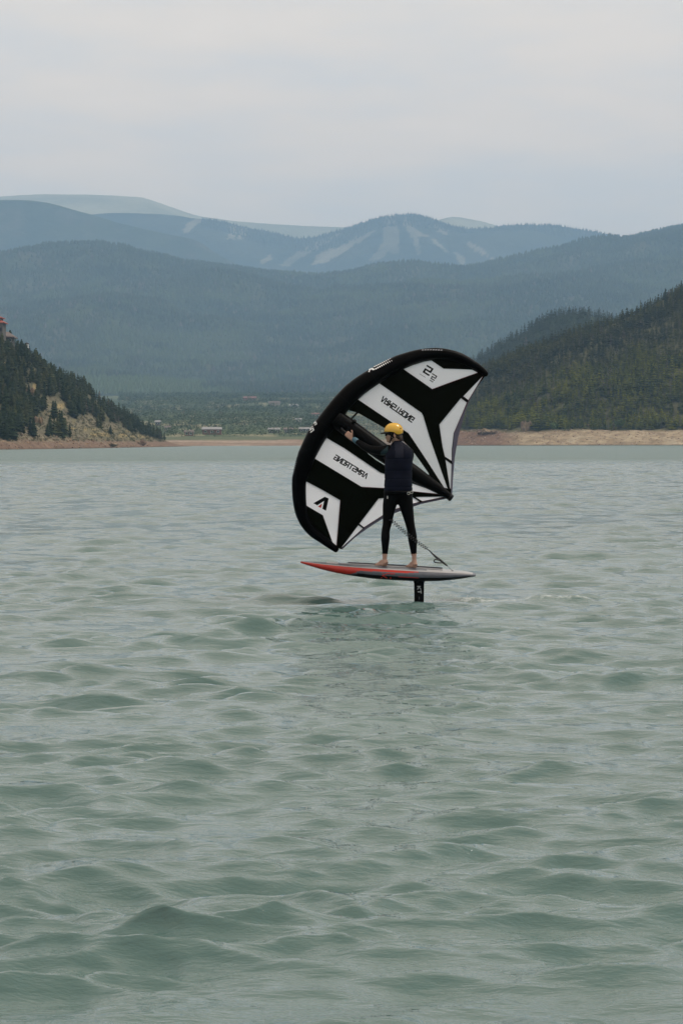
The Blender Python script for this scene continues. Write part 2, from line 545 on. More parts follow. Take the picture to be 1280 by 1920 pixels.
def build_water():
    fine = np.radians(np.linspace(-8.8, 8.8, 312))
    st = fine[1] - fine[0]
    side = []
    a = fine[-1]; s = st
    while True:
        s = min(s * 1.35, math.radians(12)); a += s
        if a > math.pi - 0.02: break
        side.append(a)
    side = np.array(side)
    ang = np.concatenate([-side[::-1], fine, side])
    r = [1.2]
    while r[-1] < 9000:
        q = r[-1]
        k = 0.03 if q < 6 else 0.0033
        stp = min(q * k, 0.21) if q < 240 else min(stp * 1.016, q * 0.04)
        r.append(q + stp)
    r = np.array(r)
    A, Rr = np.meshgrid(ang, r)
    X = Rr * np.sin(A); Y = Rr * np.cos(A); Z = np.zeros_like(X)
    dr = np.gradient(r)[:, None]
    lat = Rr * np.gradient(ang)[None, :]
    sp = np.maximum(dr * 1.0, lat * 0.6)
    rs = np.random.default_rng(21)
    n = 170
    lam = np.exp(np.linspace(math.log(0.12), math.log(4.0), n)) * rs.uniform(0.95, 1.05, n)
    slope = 0.048 * np.where(lam > 0.55, (0.55 / lam) ** 1.05, 1.0) * np.where(lam < 0.2, (lam / 0.2) ** 0.4, 1.0)
    # longer, lower waves that stand in for the chop where the sheet gets coarse
    lam2 = np.exp(np.linspace(math.log(1.6), math.log(10.0), 40)) * rs.uniform(0.95, 1.05, 40)
    lam = np.concatenate([lam, lam2]); slope = np.concatenate([slope, np.full(40, 0.022)])
    far_only = np.arange(len(lam)) >= n
    n = len(lam)
    k = 2 * math.pi / lam
    amp = slope / k
    th = rs.normal(-math.pi / 2 + 0.12, 0.55, n)
    ph = rs.uniform(0, 2 * math.pi, n)
    grp = 0.80 + 0.55 * (fbm(X * 0.16 + 3, Y * 0.10 + 8, 3)) + 1.0 * fbm(X * 1.0, Y * 0.8, 2)
    grp = np.clip(grp, 0.35, 1.3)
    DX = np.zeros_like(X); DY = np.zeros_like(X)
    for i in range(n):
        cx, cy = math.cos(th[i]), math.sin(th[i])
        w = np.clip((lam[i] / sp - 2.2) / 2.0, 0, 1)
        if far_only[i]:
            w = w * np.clip((sp * 7.0 / lam[i] - 0.6) / 1.0, 0, 1)
        rows = np.where(w.max(axis=1) > 0)[0]
        if len(rows) == 0: continue
        hi = rows[-1] + 1
        arg = k[i] * (X[:hi] * cx + Y[:hi] * cy) + ph[i]
        aw = amp[i] * w[:hi] * grp[:hi]
        Z[:hi] += aw * np.cos(arg)
        sn = aw * np.sin(arg) * 0.7
        DX[:hi] -= sn * cx; DY[:hi] -= sn * cy
    # wake of the mast running off to the right and small boil at the mast
    mx_, my_ = P(785, 1130, RY).x, RY
    t = X - mx_
    wl = my_ + 0.10 + 0.012 * np.maximum(t, 0) + 0.03 * np.sin(t * 2.1)
    on = sstep(-0.05, 0.15, t) * np.exp(-np.maximum(t, 0) / 5.0)
    prof = np.exp(-((Y - wl) / (0.10 + 0.01 * np.maximum(t, 0))) ** 2)
    Z += on * prof * 0.022
    foam = on * np.exp(-((Y - wl) / 0.14) ** 2) * 0.95
    d2 = np.sqrt((X - mx_ - 0.12) ** 2 + ((Y - my_) * 0.6) ** 2)
    foam = np.maximum(foam, 0.8 * np.exp(-(d2 / 0.16) ** 2))
    Z += 0.02 * np.exp(-(d2 / 0.15) ** 2) * np.cos(d2 * 30)
    X = X + DX; Y = Y + DY
    nr, na = X.shape
    V = np.stack([X, Y, Z], -1).reshape(-1, 3)
    I = np.arange(nr * na).reshape(nr, na)
    q = np.stack([I[:-1, :-1], I[:-1, 1:], I[1:, 1:], I[1:, :-1]], -1).reshape(-1, 4)
    back = np.stack([I[:-1, -1], I[:-1, 0], I[1:, 0], I[1:, -1]], -1)
    o = mk('water', V, np.concatenate([q, back])[:, ::-1], M['water'], smooth=True)
    coarse = np.clip((sp - 0.05) / 1.2, 0, 1.0)
    for nm, arr in (('foam', foam), ('coarse', coarse)):
        at = o.data.attributes.new(nm, 'FLOAT', 'POINT')
        at.data.foreach_set('value', np.ascontiguousarray(arr.reshape(-1), dtype=np.float32))
    o['kind'] = 'structure'
    return o


water = build_water()


# ------------------------------------------------------------------ terrain
class Terrain:
    def __init__(s, ridge_px, Yr, Y0, knots, amp, nscale, seed, drop=0.0):
        s.rp = sinterp([(q[0], q[1] + drop) for q in ridge_px])   # drop: room for the treetops on the crest
        s.Yr = interp(Yr); s.Y0 = interp(Y0)
        s.kx = np.array([k[0] for k in knots], float); s.kz = np.array([k[1] for k in knots], float)
        s.amp = amp; s.ns = nscale; s.seed = seed
        s.bank = None

    def pos(s, px, t):
        px = np.asarray(px, float); t = np.asarray(t, float)
        Yr = s.Yr(px); Y0 = s.Y0(px)
        Y = Y0 + (Yr - Y0) * t
        X = (px - 640) / F * Y
        yh = YH - (px - 640) * 0.00234
        zr = CAM_H + (yh - s.rp(px)) / F * Yr
        zf = np.interp(t, s.kx, s.kz)
        Z = zr * zf
        w = sstep(0.02, 0.3, t) * (1 - 0.75 * np.exp(-((t - 1) / 0.12) ** 2))
        Z = Z + s.amp * w * fbm(X / s.ns + s.seed, Y / s.ns + s.seed * 2.3, 5) * np.clip(zr / 40.0, 0.03, 1)
        if s.bank is not None:
            Z = np.where((t >= 0) & (t < 1), Z + s.bank(px, t), Z)
        Z = np.where(t < 0, -2.5 + 2.5 * np.exp(t * 25) * 1.0 - 0.02, Z)
        return X, Y, Z

    def mesh(s, name, px, t, colfun, material):
        PX, T = np.meshgrid(np.asarray(px, float), np.asarray(t, float))
        X, Y, Z = s.pos(PX, T)
        nr, nc = X.shape
        V = np.stack([X, Y, Z], -1).reshape(-1, 3)
        I = np.arange(nr * nc).reshape(nr, nc)
        q = np.stack([I[:-1, :-1], I[:-1, 1:], I[1:, 1:], I[1:, :-1]], -1).reshape(-1, 4)
        o = mk(name, V, q, material, smooth=True)
        ppx, ppy = proj(V[:, 0], V[:, 1], V[:, 2])
        vcol(o, colfun(ppx, ppy, V, T.reshape(-1)))
        o['kind'] = 'structure'
        return o


def lerpc(a, b, w):
    return np.asarray(a)[None, :] * (1 - w[:, None]) + np.asarray(b)[None, :] * w[:, None]


def mixw(c, b, w):
    return c * (1 - w[:, None]) + np.asarray(b)[None, :] * w[:, None]


# --- near hill on the left, with bare slope and a red-brown bank
left = Terrain([(-1500, 560), (-600, 560), (-250, 585), (0, 637), (30, 656), (60, 677), (110, 708), (160, 728), (200, 762), (250, 793), (290, 817), (320, 830), (345, 835.5), (360, 836.5)],
               [(-1500, 1260), (0, 1110), (200, 1330), (345, 1590), (360, 1615)],
               [(-1500, 520), (-300, 800), (0, 870), (100, 935), (200, 1080), (310, 1390), (345, 1560), (360, 1605)],
               [(-0.1, 0), (0, 0), (0.03, 0.05), (0.10, 0.085), (0.5, 0.45), (0.8, 0.82), (1.0, 1.0), (1.15, 0.93), (1.6, 0.0), (1.7, -0.1)], 7.0, 30.0, 3.1)
BARE = [(96, 742), (118, 752), (138, 786), (166, 776), (190, 790), (216, 794), (245, 810), (300, 824), (345, 832), (350, 850), (-400, 880), (-400, 800), (0, 815), (32, 812), (60, 788), (84, 770)]
PATCH = [(42, 724), (70, 718), (72, 742), (46, 745)]
PATCH2 = [(85, 748), (97, 744), (105, 785), (88, 790)]
PATCH3 = [(-20, 780), (-8, 750), (10, 765), (4, 800), (-15, 805)]


def left_col(px, py, V, t):
    n = fbm(V[:, 0] / 9, V[:, 1] / 9, 4); n2 = fbm(V[:, 0] / 3.0, V[:, 2] / 2.0, 3)
    c = lerpc((.135, .122, .082), (.205, .172, .115), sstep(-.4, .4, n))
    c = mixw(c, (.115, .115, .068), sstep(-.1, .4, n2) * .7)
    bank = 1 - sstep(1.8, 4.2, V[:, 2] + 1.6 * n)
    c = mixw(c, (.185, .122, .09), bank * .9)
    c = mixw(c, (.33, .25, .12), sstep(.22, .5, n2) * .8 * (1 - bank))
    forest = ~inpoly(px, py, BARE) & ~inpoly(px, py, PATCH) & ~inpoly(px, py, PATCH2) & (V[:, 2] > 3.2)
    c = mixw(c, (.075, .075, .042), forest * 0.75)
    wet = 1 - sstep(0.0, 0.5, V[:, 2])
    return mixw(c, (.09, .065, .05), wet * .8)


tt = np.concatenate([np.linspace(-0.09, 0.12, 30), np.linspace(0.13, 1.0, 70), np.linspace(1.03, 1.65, 14)])
left.mesh('hillside', np.concatenate([np.linspace(-1500, -150, 40), np.linspace(-140, 360, 220)]), tt, left_col, M['terrain'])

# --- wooded hill on the right with its stony beach
right = Terrain([(700, 836), (725, 832), (750, 815), (800, 772), (850, 728), (900, 694), (950, 672), (1000, 654), (1050, 638), (1100, 622), (1150, 606), (1200, 582), (1240, 564), (1280, 546), (1400, 505), (1800, 470), (2400, 480), (3000, 560)],
                [(700, 1760), (900, 1800), (1280, 1830), (3000, 1960)],
                [(700, 1700), (900, 1640), (1280, 1545), (3000, 1300)],
                [(-0.1, 0), (0, 0), (0.16, 0.085), (0.22, 0.105), (0.5, 0.42), (0.8, 0.80), (1.0, 1.0), (1.12, 0.95), (1.5, 0.3), (1.7, -0.02)], 10.0, 46.0, 5.7)


def right_bank(px, t):
    # keeps the beach crest near 16 m everywhere
    zr = CAM_H + (YH - right.rp(px)) / F * right.Yr(px)
    want = np.interp(t, [0, 0.16, 0.22, 0.4], [0, 8.5, 9.3, 9.3])
    have = zr * np.interp(t, right.kx, right.kz)
    w = 1 - sstep(0.22, 0.5, t)
    lim = np.clip(zr / 25, 0, 1)
    return (want * lim - have) * w


right.bank = right_bank


def right_col(px, py, V, t):
    n = fbm(V[:, 0] / 14, V[:, 1] / 14, 4); n2 = fbm(V[:, 0] / 5.0, V[:, 2] / 1.5, 3)
    c = lerpc((.255, .195, .13), (.35, .28, .19), sstep(-.4, .4, n2))
    c = mixw(c, (.40, .34, .25), sstep(.15, .5, n) * .6)
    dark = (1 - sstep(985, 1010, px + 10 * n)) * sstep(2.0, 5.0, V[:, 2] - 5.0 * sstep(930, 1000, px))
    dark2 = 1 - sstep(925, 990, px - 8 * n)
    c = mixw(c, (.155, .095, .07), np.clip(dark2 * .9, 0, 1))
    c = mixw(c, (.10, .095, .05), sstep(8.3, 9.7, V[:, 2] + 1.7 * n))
    wet = 1 - sstep(0.1, 0.6, V[:, 2])
    return mixw(c, (.07, .055, .045), wet * .9)


tt = np.concatenate([np.linspace(-0.09, 0.25, 44), np.linspace(0.27, 1.0, 50), np.linspace(1.04, 1.65, 12)])
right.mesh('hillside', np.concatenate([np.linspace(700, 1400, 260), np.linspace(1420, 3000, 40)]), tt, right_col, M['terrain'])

# --- second wooded spur behind it
spur = Terrain([(700, 815), (800, 740), (870, 690), (930, 655), (980, 627), (1040, 594), (1080, 586), (1120, 594), (1180, 605), (1400, 560), (2400, 560)],
               [(700, 2900), (2400, 3000)], [(700, 2620), (2400, 2450)],
               [(-0.1, -0.02), (0, 0.02), (0.5, 0.5), (1.0, 1.0), (1.1, 0.96), (1.7, 0.1)], 11.0, 72.0, 8.2)


def forest_col(px, py, V, t):
    n = fbm(V[:, 0] / 60, V[:, 1] / 60, 4)
    return lerpc((.035, .05, .025), (.06, .07, .035), sstep(-.4, .4, n))


spur.mesh('hillside', np.linspace(700, 2400, 160), np.concatenate([np.linspace(-0.05, 1, 40), np.linspace(1.05, 1.65, 10)]), forest_col, M['terrain'])

# --- valley floor with the far shore
valley = Terrain([(-2500, 745), (0, 745), (640, 742), (1300, 745), (3500, 745)], [(-2500, 4800), (3500, 4800)],
                 [(-2500, 1750), (330, 1790), (560, 1815), (760, 1850), (3500, 1800)],
                 [(-0.1, 0), (0, 0), (0.008, 0.025), (0.017, 0.05), (0.05, 0.08), (0.5, 0.46), (1.0, 1.0), (1.2, 1.1), (1.3, 1.1)], 8.0, 120.0, 1.9)


def valley_col(px, py, V, t):
    n = fbm(V[:, 0] / 90, V[:, 1] / 160, 4); n2 = fbm(V[:, 0] / 30, V[:, 1] / 60, 3)
    c = lerpc((.040, .060, .028), (.085, .105, .05), sstep(-.3, .4, n))
    c = mixw(c, (.30, .26, .16), sstep(.18, .4, n2) * .7)
    grass = sstep(3.8, 4.6, V[:, 2]) * (1 - sstep(6.0, 7.2, V[:, 2]))
    c = mixw(c, (.105, .12, .065), grass)
    beach = 1 - sstep(3.6, 4.5, V[:, 2] + n2 * .9)
    c = mixw(c, (.235, .165, .12), beach)
    return mixw(c, (.34, .27, .21), beach * sstep(.05, .3, fbm(V[:, 0] / 60, V[:, 2] / 1.2, 3)) * .8)


valley.mesh('valley_floor', np.concatenate([np.linspace(-2500, 180, 30), np.linspace(200, 900, 170), np.linspace(930, 3500, 30)]), np.concatenate([np.linspace(-0.03, 0.08, 90), np.linspace(0.09, 1.28, 60)]), valley_col, M['terrain'])

# --- forested ridge across the valley
ridge = Terrain([(-2500, 500), (-900, 470), (-300, 490), (-100, 478), (0, 470), (60, 474), (130, 468), (180, 463), (230, 465), (300, 478), (350, 490), (400, 493), (450, 498), (500, 508), (560, 515), (600, 517), (650, 509), (700, 497), (760, 493), (850, 498), (900, 493), (960, 483), (1040, 466), (1100, 453), (1160, 444), (1220, 431), (1280, 422), (1500, 390), (1900, 400), (3500, 470)],
                [(-2500, 10200), (300, 10300), (600, 10900), (1280, 11600), (3500, 12000)], [(-2500, 5600), (3500, 5600)],
                [(-0.1, 0.11), (0, 0.14), (0.25, 0.29), (0.6, 0.64), (0.85, 0.90), (1.0, 1.0), (1.1, 0.97), (1.6, 0.3)], 130.0, 700.0, 4.4, 7.0)


def ridge_col(px, py, V, t):
    n = fbm(V[:, 0] / 160, V[:, 1] / 160, 4); n2 = fbm(V[:, 0] / 70 + 9, V[:, 2] / 60, 3)
    c = lerpc((.030, .043, .022), (.055, .066, .032), sstep(-.4, .4, n))
    return mixw(c, (.12, .10, .075), sstep(.15, .5, n2) * .5)


ridge.mesh('ridge', np.linspace(-2500, 3500, 420), np.concatenate([np.linspace(-0.05, 1, 90), np.linspace(1.05, 1.55, 10)]), ridge_col, M['far'])

# --- the blue ridges and the ski mountain behind
blue = Terrain([(-3000, 430), (-900, 400), (-300, 385), (0, 375), (60, 376), (110, 383), (160, 398), (220, 416), (300, 435), (370, 448), (400, 470), (430, 488), (470, 510), (600, 600), (800, 700)],
               [(-3000, 14000), (800, 14000)], [(-3000, 12000), (800, 12000)],
               [(-0.1, 0.1), (0, 0.15), (0.5, 0.52), (1.0, 1.0), (1.1, 0.96), (1.6, 0.3)], 90.0, 600.0, 2.7)
blue.mesh('ridge', np.linspace(-3000, 800, 200), np.concatenate([np.linspace(0, 1, 60), np.linspace(1.05, 1.55, 8)]), ridge_col, M['far'])

ski = Terrain([(-2500, 480), (0, 420), (200, 398), (300, 398), (370, 406), (420, 411), (460, 417), (500, 424), (560, 438), (600, 436), (640, 426), (680, 414), (715, 405), (745, 403), (790, 407), (820, 417), (850, 429), (880, 434), (930, 431), (980, 423), (1040, 422), (1090, 431), (1140, 442), (1300, 465), (2000, 440), (3500, 480)],
              [(-2500, 17000), (3500, 17000)], [(-2500, 13800), (3500, 13800)],
              [(-0.1, 0.2), (0, 0.3), (0.5, 0.62), (1.0, 1.0), (1.1, 0.96), (1.6, 0.3)], 190.0, 900.0, 6.3, 6.0)
RUNS = [[(722, 405), (741, 404), (746, 440), (748, 474), (728, 474), (712, 484), (690, 490), (705, 472), (718, 452)],
        [(650, 455), (702, 428), (704, 432), (655, 466), (610, 494), (580, 496), (625, 470)],
        [(590, 478), (638, 460), (630, 472), (600, 496), (588, 496)],
        [(525, 498), (560, 470), (640, 436), (640, 440), (575, 478), (540, 500)],
        [(752, 412), (762, 408), (780, 432), (800, 440), (802, 446), (782, 444), (790, 480), (784, 480), (768, 440)],
        [(808, 446), (818, 452), (844, 474), (838, 476), (815, 458)],
        [(850, 474), (862, 476), (876, 495), (862, 495)], [(872, 452), (890, 458), (930, 484), (922, 486), (880, 462)],
        [(812, 424), (826, 424), (842, 434), (832, 440), (818, 434)],
        [(340, 430), (372, 408), (378, 416), (350, 438)], [(425, 450), (436, 424), (446, 422), (440, 448)], [(445, 448), (452, 424), (466, 426), (456, 450)],
        [(486, 490), (510, 476), (512, 482), (492, 496)], [(355, 470), (388, 462), (384, 474)]]


def ski_col(px, py, V, t):
    n = fbm(V[:, 0] / 300, V[:, 1] / 300, 4)
    c = lerpc((.030, .040, .024), (.060, .064, .036), sstep(-.4, .4, n))
    jx = 5 * fbm(px / 9, py / 9, 3); jy = 5 * fbm(px / 9 + 40, py / 9, 3)
    for r in RUNS:
        c = mixw(c, (.27, .24, .17), np.clip(inpoly(px + jx, py + jy, r) * (.7 + .5 * n), 0, 1))
    return c


ski.mesh('ski_mountain', np.concatenate([np.linspace(-2500, 200, 30), np.linspace(205, 1300, 330), np.linspace(1330, 3500, 30)]),
         np.concatenate([np.linspace(0, 1, 125), np.linspace(1.05, 1.55, 8)]), ski_col, M['far'])

bald = Terrain([(-3000, 430), (-500, 375), (0, 369), (80, 365), (160, 365), (270, 371), (330, 391), (370, 405), (430, 413), (480, 416), (560, 421), (640, 425), (720, 432), (780, 424), (820, 412), (850, 405), (900, 414), (950, 429), (1000, 440), (1300, 480), (3500, 480)],
               [(-3000, 21000), (3500, 21000)], [(-3000, 17800), (3500, 17800)],
               [(-0.1, 0.5), (0, 0.6), (0.5, 0.82), (1.0, 1.0), (1.1, 0.98), (1.6, 0.3)], 120.0, 1400.0, 9.3)


def bald_col(px, py, V, t):
    n = fbm(V[:, 0] / 500, V[:, 1] / 500, 4)
    return lerpc((.27, .25, .15), (.40, .36, .22), sstep(-.4, .4, n))


bald.mesh('bald_mountain', np.linspace(-3000, 3500, 420), np.concatenate([np.linspace(0, 1, 60), np.linspace(1.05, 1.55, 8)]), bald_col, M['far'])


# ------------------------------------------------------------------ trees
def conifer_mesh(h, r, levels, br, seed, trunk_h=0.1, taper=0.85, low=False):
    """crown of drooping bough wedges: many small faces in an uneven cone"""
    rs = random.Random(seed)
    v = []; f = []
    z0 = h * trunk_h
    for L in range(levels):
        u = L / (levels - 1)
        z = z0 + (h - z0) * (u ** 0.9) * 0.97
        rr = r * (1 - u) ** taper * rs.uniform(0.78, 1.12) + 0.03 * r
        rr *= min(1.0, 0.55 + u * 3.0)
        nb = max(3, int(br * (1 - 0.55 * u)))
        a0 = rs.uniform(0, 6.28)
        for k in range(nb):
            a = a0 + 6.283 * k / nb + rs.uniform(-.25, .25)
            q = rr * rs.uniform(0.6, 1.2)
            wd = q * rs.uniform(0.42, 0.68) + 0.05
            dz = -q * rs.uniform(0.15, 0.5)
            ca, sa = math.cos(a), math.sin(a)
            zt = z + rs.uniform(-.02, .03) * h
            b = len(v)
            v += [(0.0, 0.0, zt + 0.06 * h), (ca * q * .62 - sa * wd, sa * q * .62 + ca * wd, zt + dz * .6), (ca * q, sa * q, zt + dz),
                  (ca * q * .62 + sa * wd, sa * q * .62 - ca * wd, zt + dz * .6)]
            f += [(b, b + 1, b + 2), (b, b + 2, b + 3)]
            if not low:
                v += [(ca * q * .5, sa * q * .5, zt + dz * .2 - .10 * h / levels * 3)]
                f += [(b + 1, b + 4, b + 2), (b + 2, b + 4, b + 3)]
    b = len(v)
    v += [(0, 0, h * 1.03), (.02 * h, 0, h * .90), (-.012 * h, .018 * h, h * .90), (-.012 * h, -.018 * h, h * .90)]
    f += [(b, b + 1, b + 2), (b, b + 2, b + 3), (b, b + 3, b + 1)]
    return np.array(v, float), f


def bushy_mesh(h, r, n, seed):
    rs = random.Random(seed)
    v = []; f = []
    for i in range(n):
        u = rs.uniform(0, 6.28); w = rs.uniform(-1, 1); q = rs.uniform(.55, 1.0) * (1 + .2 * math.sin(3 * u + seed))
        s_ = math.sqrt(1 - w * w)
        c = np.array([math.cos(u) * s_ * r * q, math.sin(u) * s_ * r * q, h * .52 + w * h * .48 * q])
        d = np.array([rs.gauss(0, 1) for _ in range(3)]); e = np.array([rs.gauss(0, 1) for _ in range(3)])
        z = r * .30
        b = len(v)
        v += [tuple(c + d / np.linalg.norm(d) * z), tuple(c + e / np.linalg.norm(e) * z), tuple(c - (d + e) / 2.2 * z)]
        f += [(b, b + 1, b + 2)]
    return np.array(v, float), f


def place(terr, n, pxr, tr, spacing, seed, accept=None, scale=None):
    """random points on a terrain, thinned to a spacing"""
    rs = np.random.default_rng(seed)
    px = rs.uniform(*pxr, n); t = rs.uniform(*tr, n)
    X, Y, Z = terr.pos(px, t)
    gpx, gpy = proj(X, Y, Z)
    keep = np.ones(n, bool)
    if accept is not None:
        keep &= accept(gpx, gpy, X, Y, Z, t, rs)
    idx = np.where(keep)[0]
    cells = {}
    out = []
    for i in idx:
        c = (int(X[i] // spacing), int(Y[i] // spacing))
        ok = True
        for a in (-1, 0, 1):
            for b in (-1, 0, 1):
                for j in cells.get((c[0] + a, c[1] + b), ()):
                    if (X[i] - X[j]) ** 2 + (Y[i] - Y[j]) ** 2 < spacing * spacing * .55:
                        ok = False
        if ok:
            cells.setdefault(c, []).append(i); out.append(i)
    out = np.array(out, int)
    return X[out], Y[out], Z[out], gpx[out], gpy[out], t[out]


def scatter(name, protos, X, Y, Z, H, W, cols, label, cat, seed):
    """many plants joined into one object (kind stuff)"""
    rs = np.random.default_rng(seed)
    n = len(X)
    which = rs.integers(0, len(protos), n)
    ang = rs.uniform(0, 6.283, n)
    VV = []; FF = []; CC = []
    base = 0
    for p, (pv, pf) in enumerate(protos):
        ii = np.where(which == p)[0]
        if len(ii) == 0: continue
        ca, sa = np.cos(ang[ii])[:, None], np.sin(ang[ii])[:, None]
        x = (pv[None, :, 0] * ca - pv[None, :, 1] * sa) * W[ii][:, None] + X[ii][:, None]
        y = (pv[None, :, 0] * sa + pv[None, :, 1] * ca) * W[ii][:, None] + Y[ii][:, None]
        z = pv[None, :, 2] * H[ii][:, None] + Z[ii][:, None]
        VV.append(np.stack([x, y, z], -1).reshape(-1, 3))
        CC.append(np.repeat(cols[ii], len(pv), axis=0))
        fa = np.array(pf)
        k = len(pv)
        FF.append((fa[None] + (np.arange(len(ii)) * k)[:, None, None]).reshape(-1, 3) + base)
        base += k * len(ii)
    o = mk(name, np.concatenate(VV), np.concatenate(FF), M['tree_stuff'])
    vcol(o, np.concatenate(CC))
    return tag(o, label, cat, kind='stuff')


# left hill: positions
def acc_left(gpx, gpy, X, Y, Z, t, rs):
    bare = inpoly(gpx, gpy, BARE) | inpoly(gpx, gpy, PATCH) | inpoly(gpx, gpy, PATCH2) | inpoly(gpx, gpy, PATCH3)
    return ~bare & (Z > 3.2)


LX, LY, LZ, lpx, lpy, lt = place(left, 9000, (-190, 335), (0.08, 1.06), 3.0, 31, acc_left)
LH = RNG.uniform(3.6, 6.6, len(LX)) * (0.85 + .3 * (fbm(LX / 24, LY / 24, 2) + .5))
extra = [(8, 824, 11), (14, 826, 10), (22, 823, 12), (2, 818, 12), (36, 802, 9), (40, 800, 7), (58, 816, 9), (64, 820, 10), (30, 826, 5),
         (95, 816, 10), (103, 817, 9), (110, 819, 12), (117, 820, 14), (123, 818, 10), (132, 820, 7), (113, 812, 12), (90, 818, 6),
         (185, 802, 9), (190, 804, 7), (208, 815, 6), (150, 775, 10), (101, 785, 10), (105, 782, 9), (50, 800, 6), (45, 812, 5)]
ex = []
for (qx, qy, qh) in extra:
    ts = np.linspace(0.01, 0.9, 500)
    x, y, z = left.pos(np.full(500, float(qx)), ts)
    a, b = proj(x, y, z)
    i = int(np.argmin(np.abs(b - qy)))
    ex.append((x[i], y[i], z[i], qh * .72))
ex = np.array(ex)

SPRED = [((.020, .034, .020), (.05, .062, .03))]
HP = [conifer_mesh(1.0, 0.21 + .035 * (i % 3), 12, 9, 100 + i, trunk_h=.05, taper=.8) for i in range(6)]
crown_me = []; trunk_me = []
for i, (pv, pf) in enumerate(HP):
    me = bpy.data.meshes.new('crown'); me.from_pydata([tuple(q) for q in pv], [], pf); me.materials.append(M['needles']); me.update()
    crown_me.append(me)
mbt = MB().tube([(0, 0, -.05), (0, 0, .25), (0, 0, .8)], [.022, .018, .006], 6)
tme = bpy.data.meshes.new('trunk'); tme.from_pydata([tuple(q) for q in mbt.v], [], mbt.f); tme.materials.append(M['trunk']); tme.update()


def pine(loc, h, w, var, rot, label, group, name='pine_tree'):
    e = bpy.data.objects.new(name, None)
    e.empty_display_size = 1
    e.location = loc; e.scale = (w, w, h); e.rotation_euler = (0, 0, rot)
    COL.objects.link(e)
    tag(e, label, 'tree', group)
    for nm, me in (('trunk', tme), ('crown', crown_me[var])):
        c = bpy.data.objects.new(nm, me); c.parent = e; COL.objects.link(c)
    return e


def clear_of_lodge(px, py):
    return ~((px > -60) & (px < 36) & (py < 645)) & ~((np.abs(px - 51) < 9) & (py < 652))


def wood_label(px, py, t, h):
    if px < 70 and py < 690:
        return 'conifer standing close below the red-roofed lodge and its brown annex', 'conifers close below the lodge'
    if t > .9:
        return 'conifer on the skyline of the hill between the lodge and the point', 'conifers on the hill skyline'
    if px > 250:
        return 'conifer at the low tip of the wooded point above the bank', 'conifers at the tip of the point'
    if px > 140 and t < .5:
        return 'conifer along the lower edge of the wood above the bare slope', 'conifers along the lower edge of the wood'
    if math.hypot(px - 55, py - 738) < 26:
        return 'conifer crowding round the tan crag in the wood below the lodge', 'conifers round the tan crag'
    if py > 775 and px < 90:
        return 'conifer low on the wooded slope beside the bare ground above the bank', 'conifers low beside the bare ground'
    if 75 < px < 150 and py > 715:
        return 'conifer at the top end of the bare slope, directly uphill of it', 'conifers uphill of the bare slope'
    if h > 5.6:
        return 'tall dark conifer in the middle of the wood below the lodge', 'tall conifers in the wood'
    return 'short dark conifer in the middle of the wood below the lodge', 'short conifers in the wood'


vis = (lpx > -12) & (lpx < 340)
size = LH / LY * np.where(vis, 1, 0)
okb = clear_of_lodge(lpx, lpy)
order = np.argsort(-size)
order = [i for i in order if size[i] > 0 and okb[i]]
# prefer those standing in front and along the skyline
N_IND = 262
chosen = set(order[:N_IND])
for i in order[:N_IND]:
    pine((LX[i], LY[i], LZ[i] - .2), LH[i], LH[i] * random.uniform(1.15, 1.65), random.randrange(6), random.uniform(0, 6.28),
         *wood_label(lpx[i], lpy[i], lt[i], LH[i]))
for (x, y, z, h) in ex:
    pine((x, y, z - .2), h, h * random.uniform(1.0, 1.35), random.randrange(6), random.uniform(0, 6.28),
         'dark conifer standing on the bare tan slope above the red-brown bank', 'conifers on the bare slope')
for (qx, top) in ((-8, 629), (-3, 633), (3, 632), (7, 635), (12, 634), (17, 636.5), (22, 637), (27, 640), (32, 642), (37, 646), (42, 650), (47, 652.5), (52, 653), (56, 652), (14, 641), (25, 646), (34, 652), (45, 660)):
    Yt = float(left.Yr(qx)) - 14 - 24 * random.random()
    tq = (Yt - float(left.Y0(qx))) / (float(left.Yr(qx)) - float(left.Y0(qx)))
    zq = float(left.pos(np.array([float(qx)]), np.array([tq]))[2][0])
    tz = min(P(qx, top, Yt).z, zq + random.uniform(3.8, 5.4))
    pine(((qx - 640) / F * Yt, Yt, zq - .2), tz - zq, (tz - zq) * random.uniform(.9, 1.2), random.randrange(6), random.uniform(0, 6.28),
         'conifer standing close below the red-roofed lodge and its brown annex', 'conifers close below the lodge')
rest = np.array([i for i in range(len(LX)) if i not in chosen and okb[i]], int)


def conif_cols(X, Y, a, b, dead, deadp, rs, ns=40.0):
    n = len(X)
    w = np.clip(.5 + .9 * fbm(X / ns, Y / ns, 3) + rs.normal(0, .22, n), 0, 1)
    c = lerpc(a, b, w)
    d = rs.random(n) < deadp * np.clip(.5 + 2.2 * fbm(X / (ns * 1.5) + 7, Y / (ns * 1.5), 3), 0, 2)
    c[d] = np.array(dead) * rs.uniform(.7, 1.2, (d.sum(), 1))
    return c


rs = np.random.default_rng(3)
LOWP = [conifer_mesh(1.0, 0.19 + .03 * (i % 3), 8, 7, 200 + i, trunk_h=.06, taper=.75, low=True) for i in range(5)]
scatter('pine_wood', LOWP, LX[rest], LY[rest], LZ[rest] - .2, LH[rest], LH[rest] * 1.15,
        conif_cols(LX[rest], LY[rest], (.022, .036, .021), (.048, .060, .03), (.10, .08, .06), .04, rs),
        'conifers filling the far flank of the hill below the lodge', 'wood', 4)



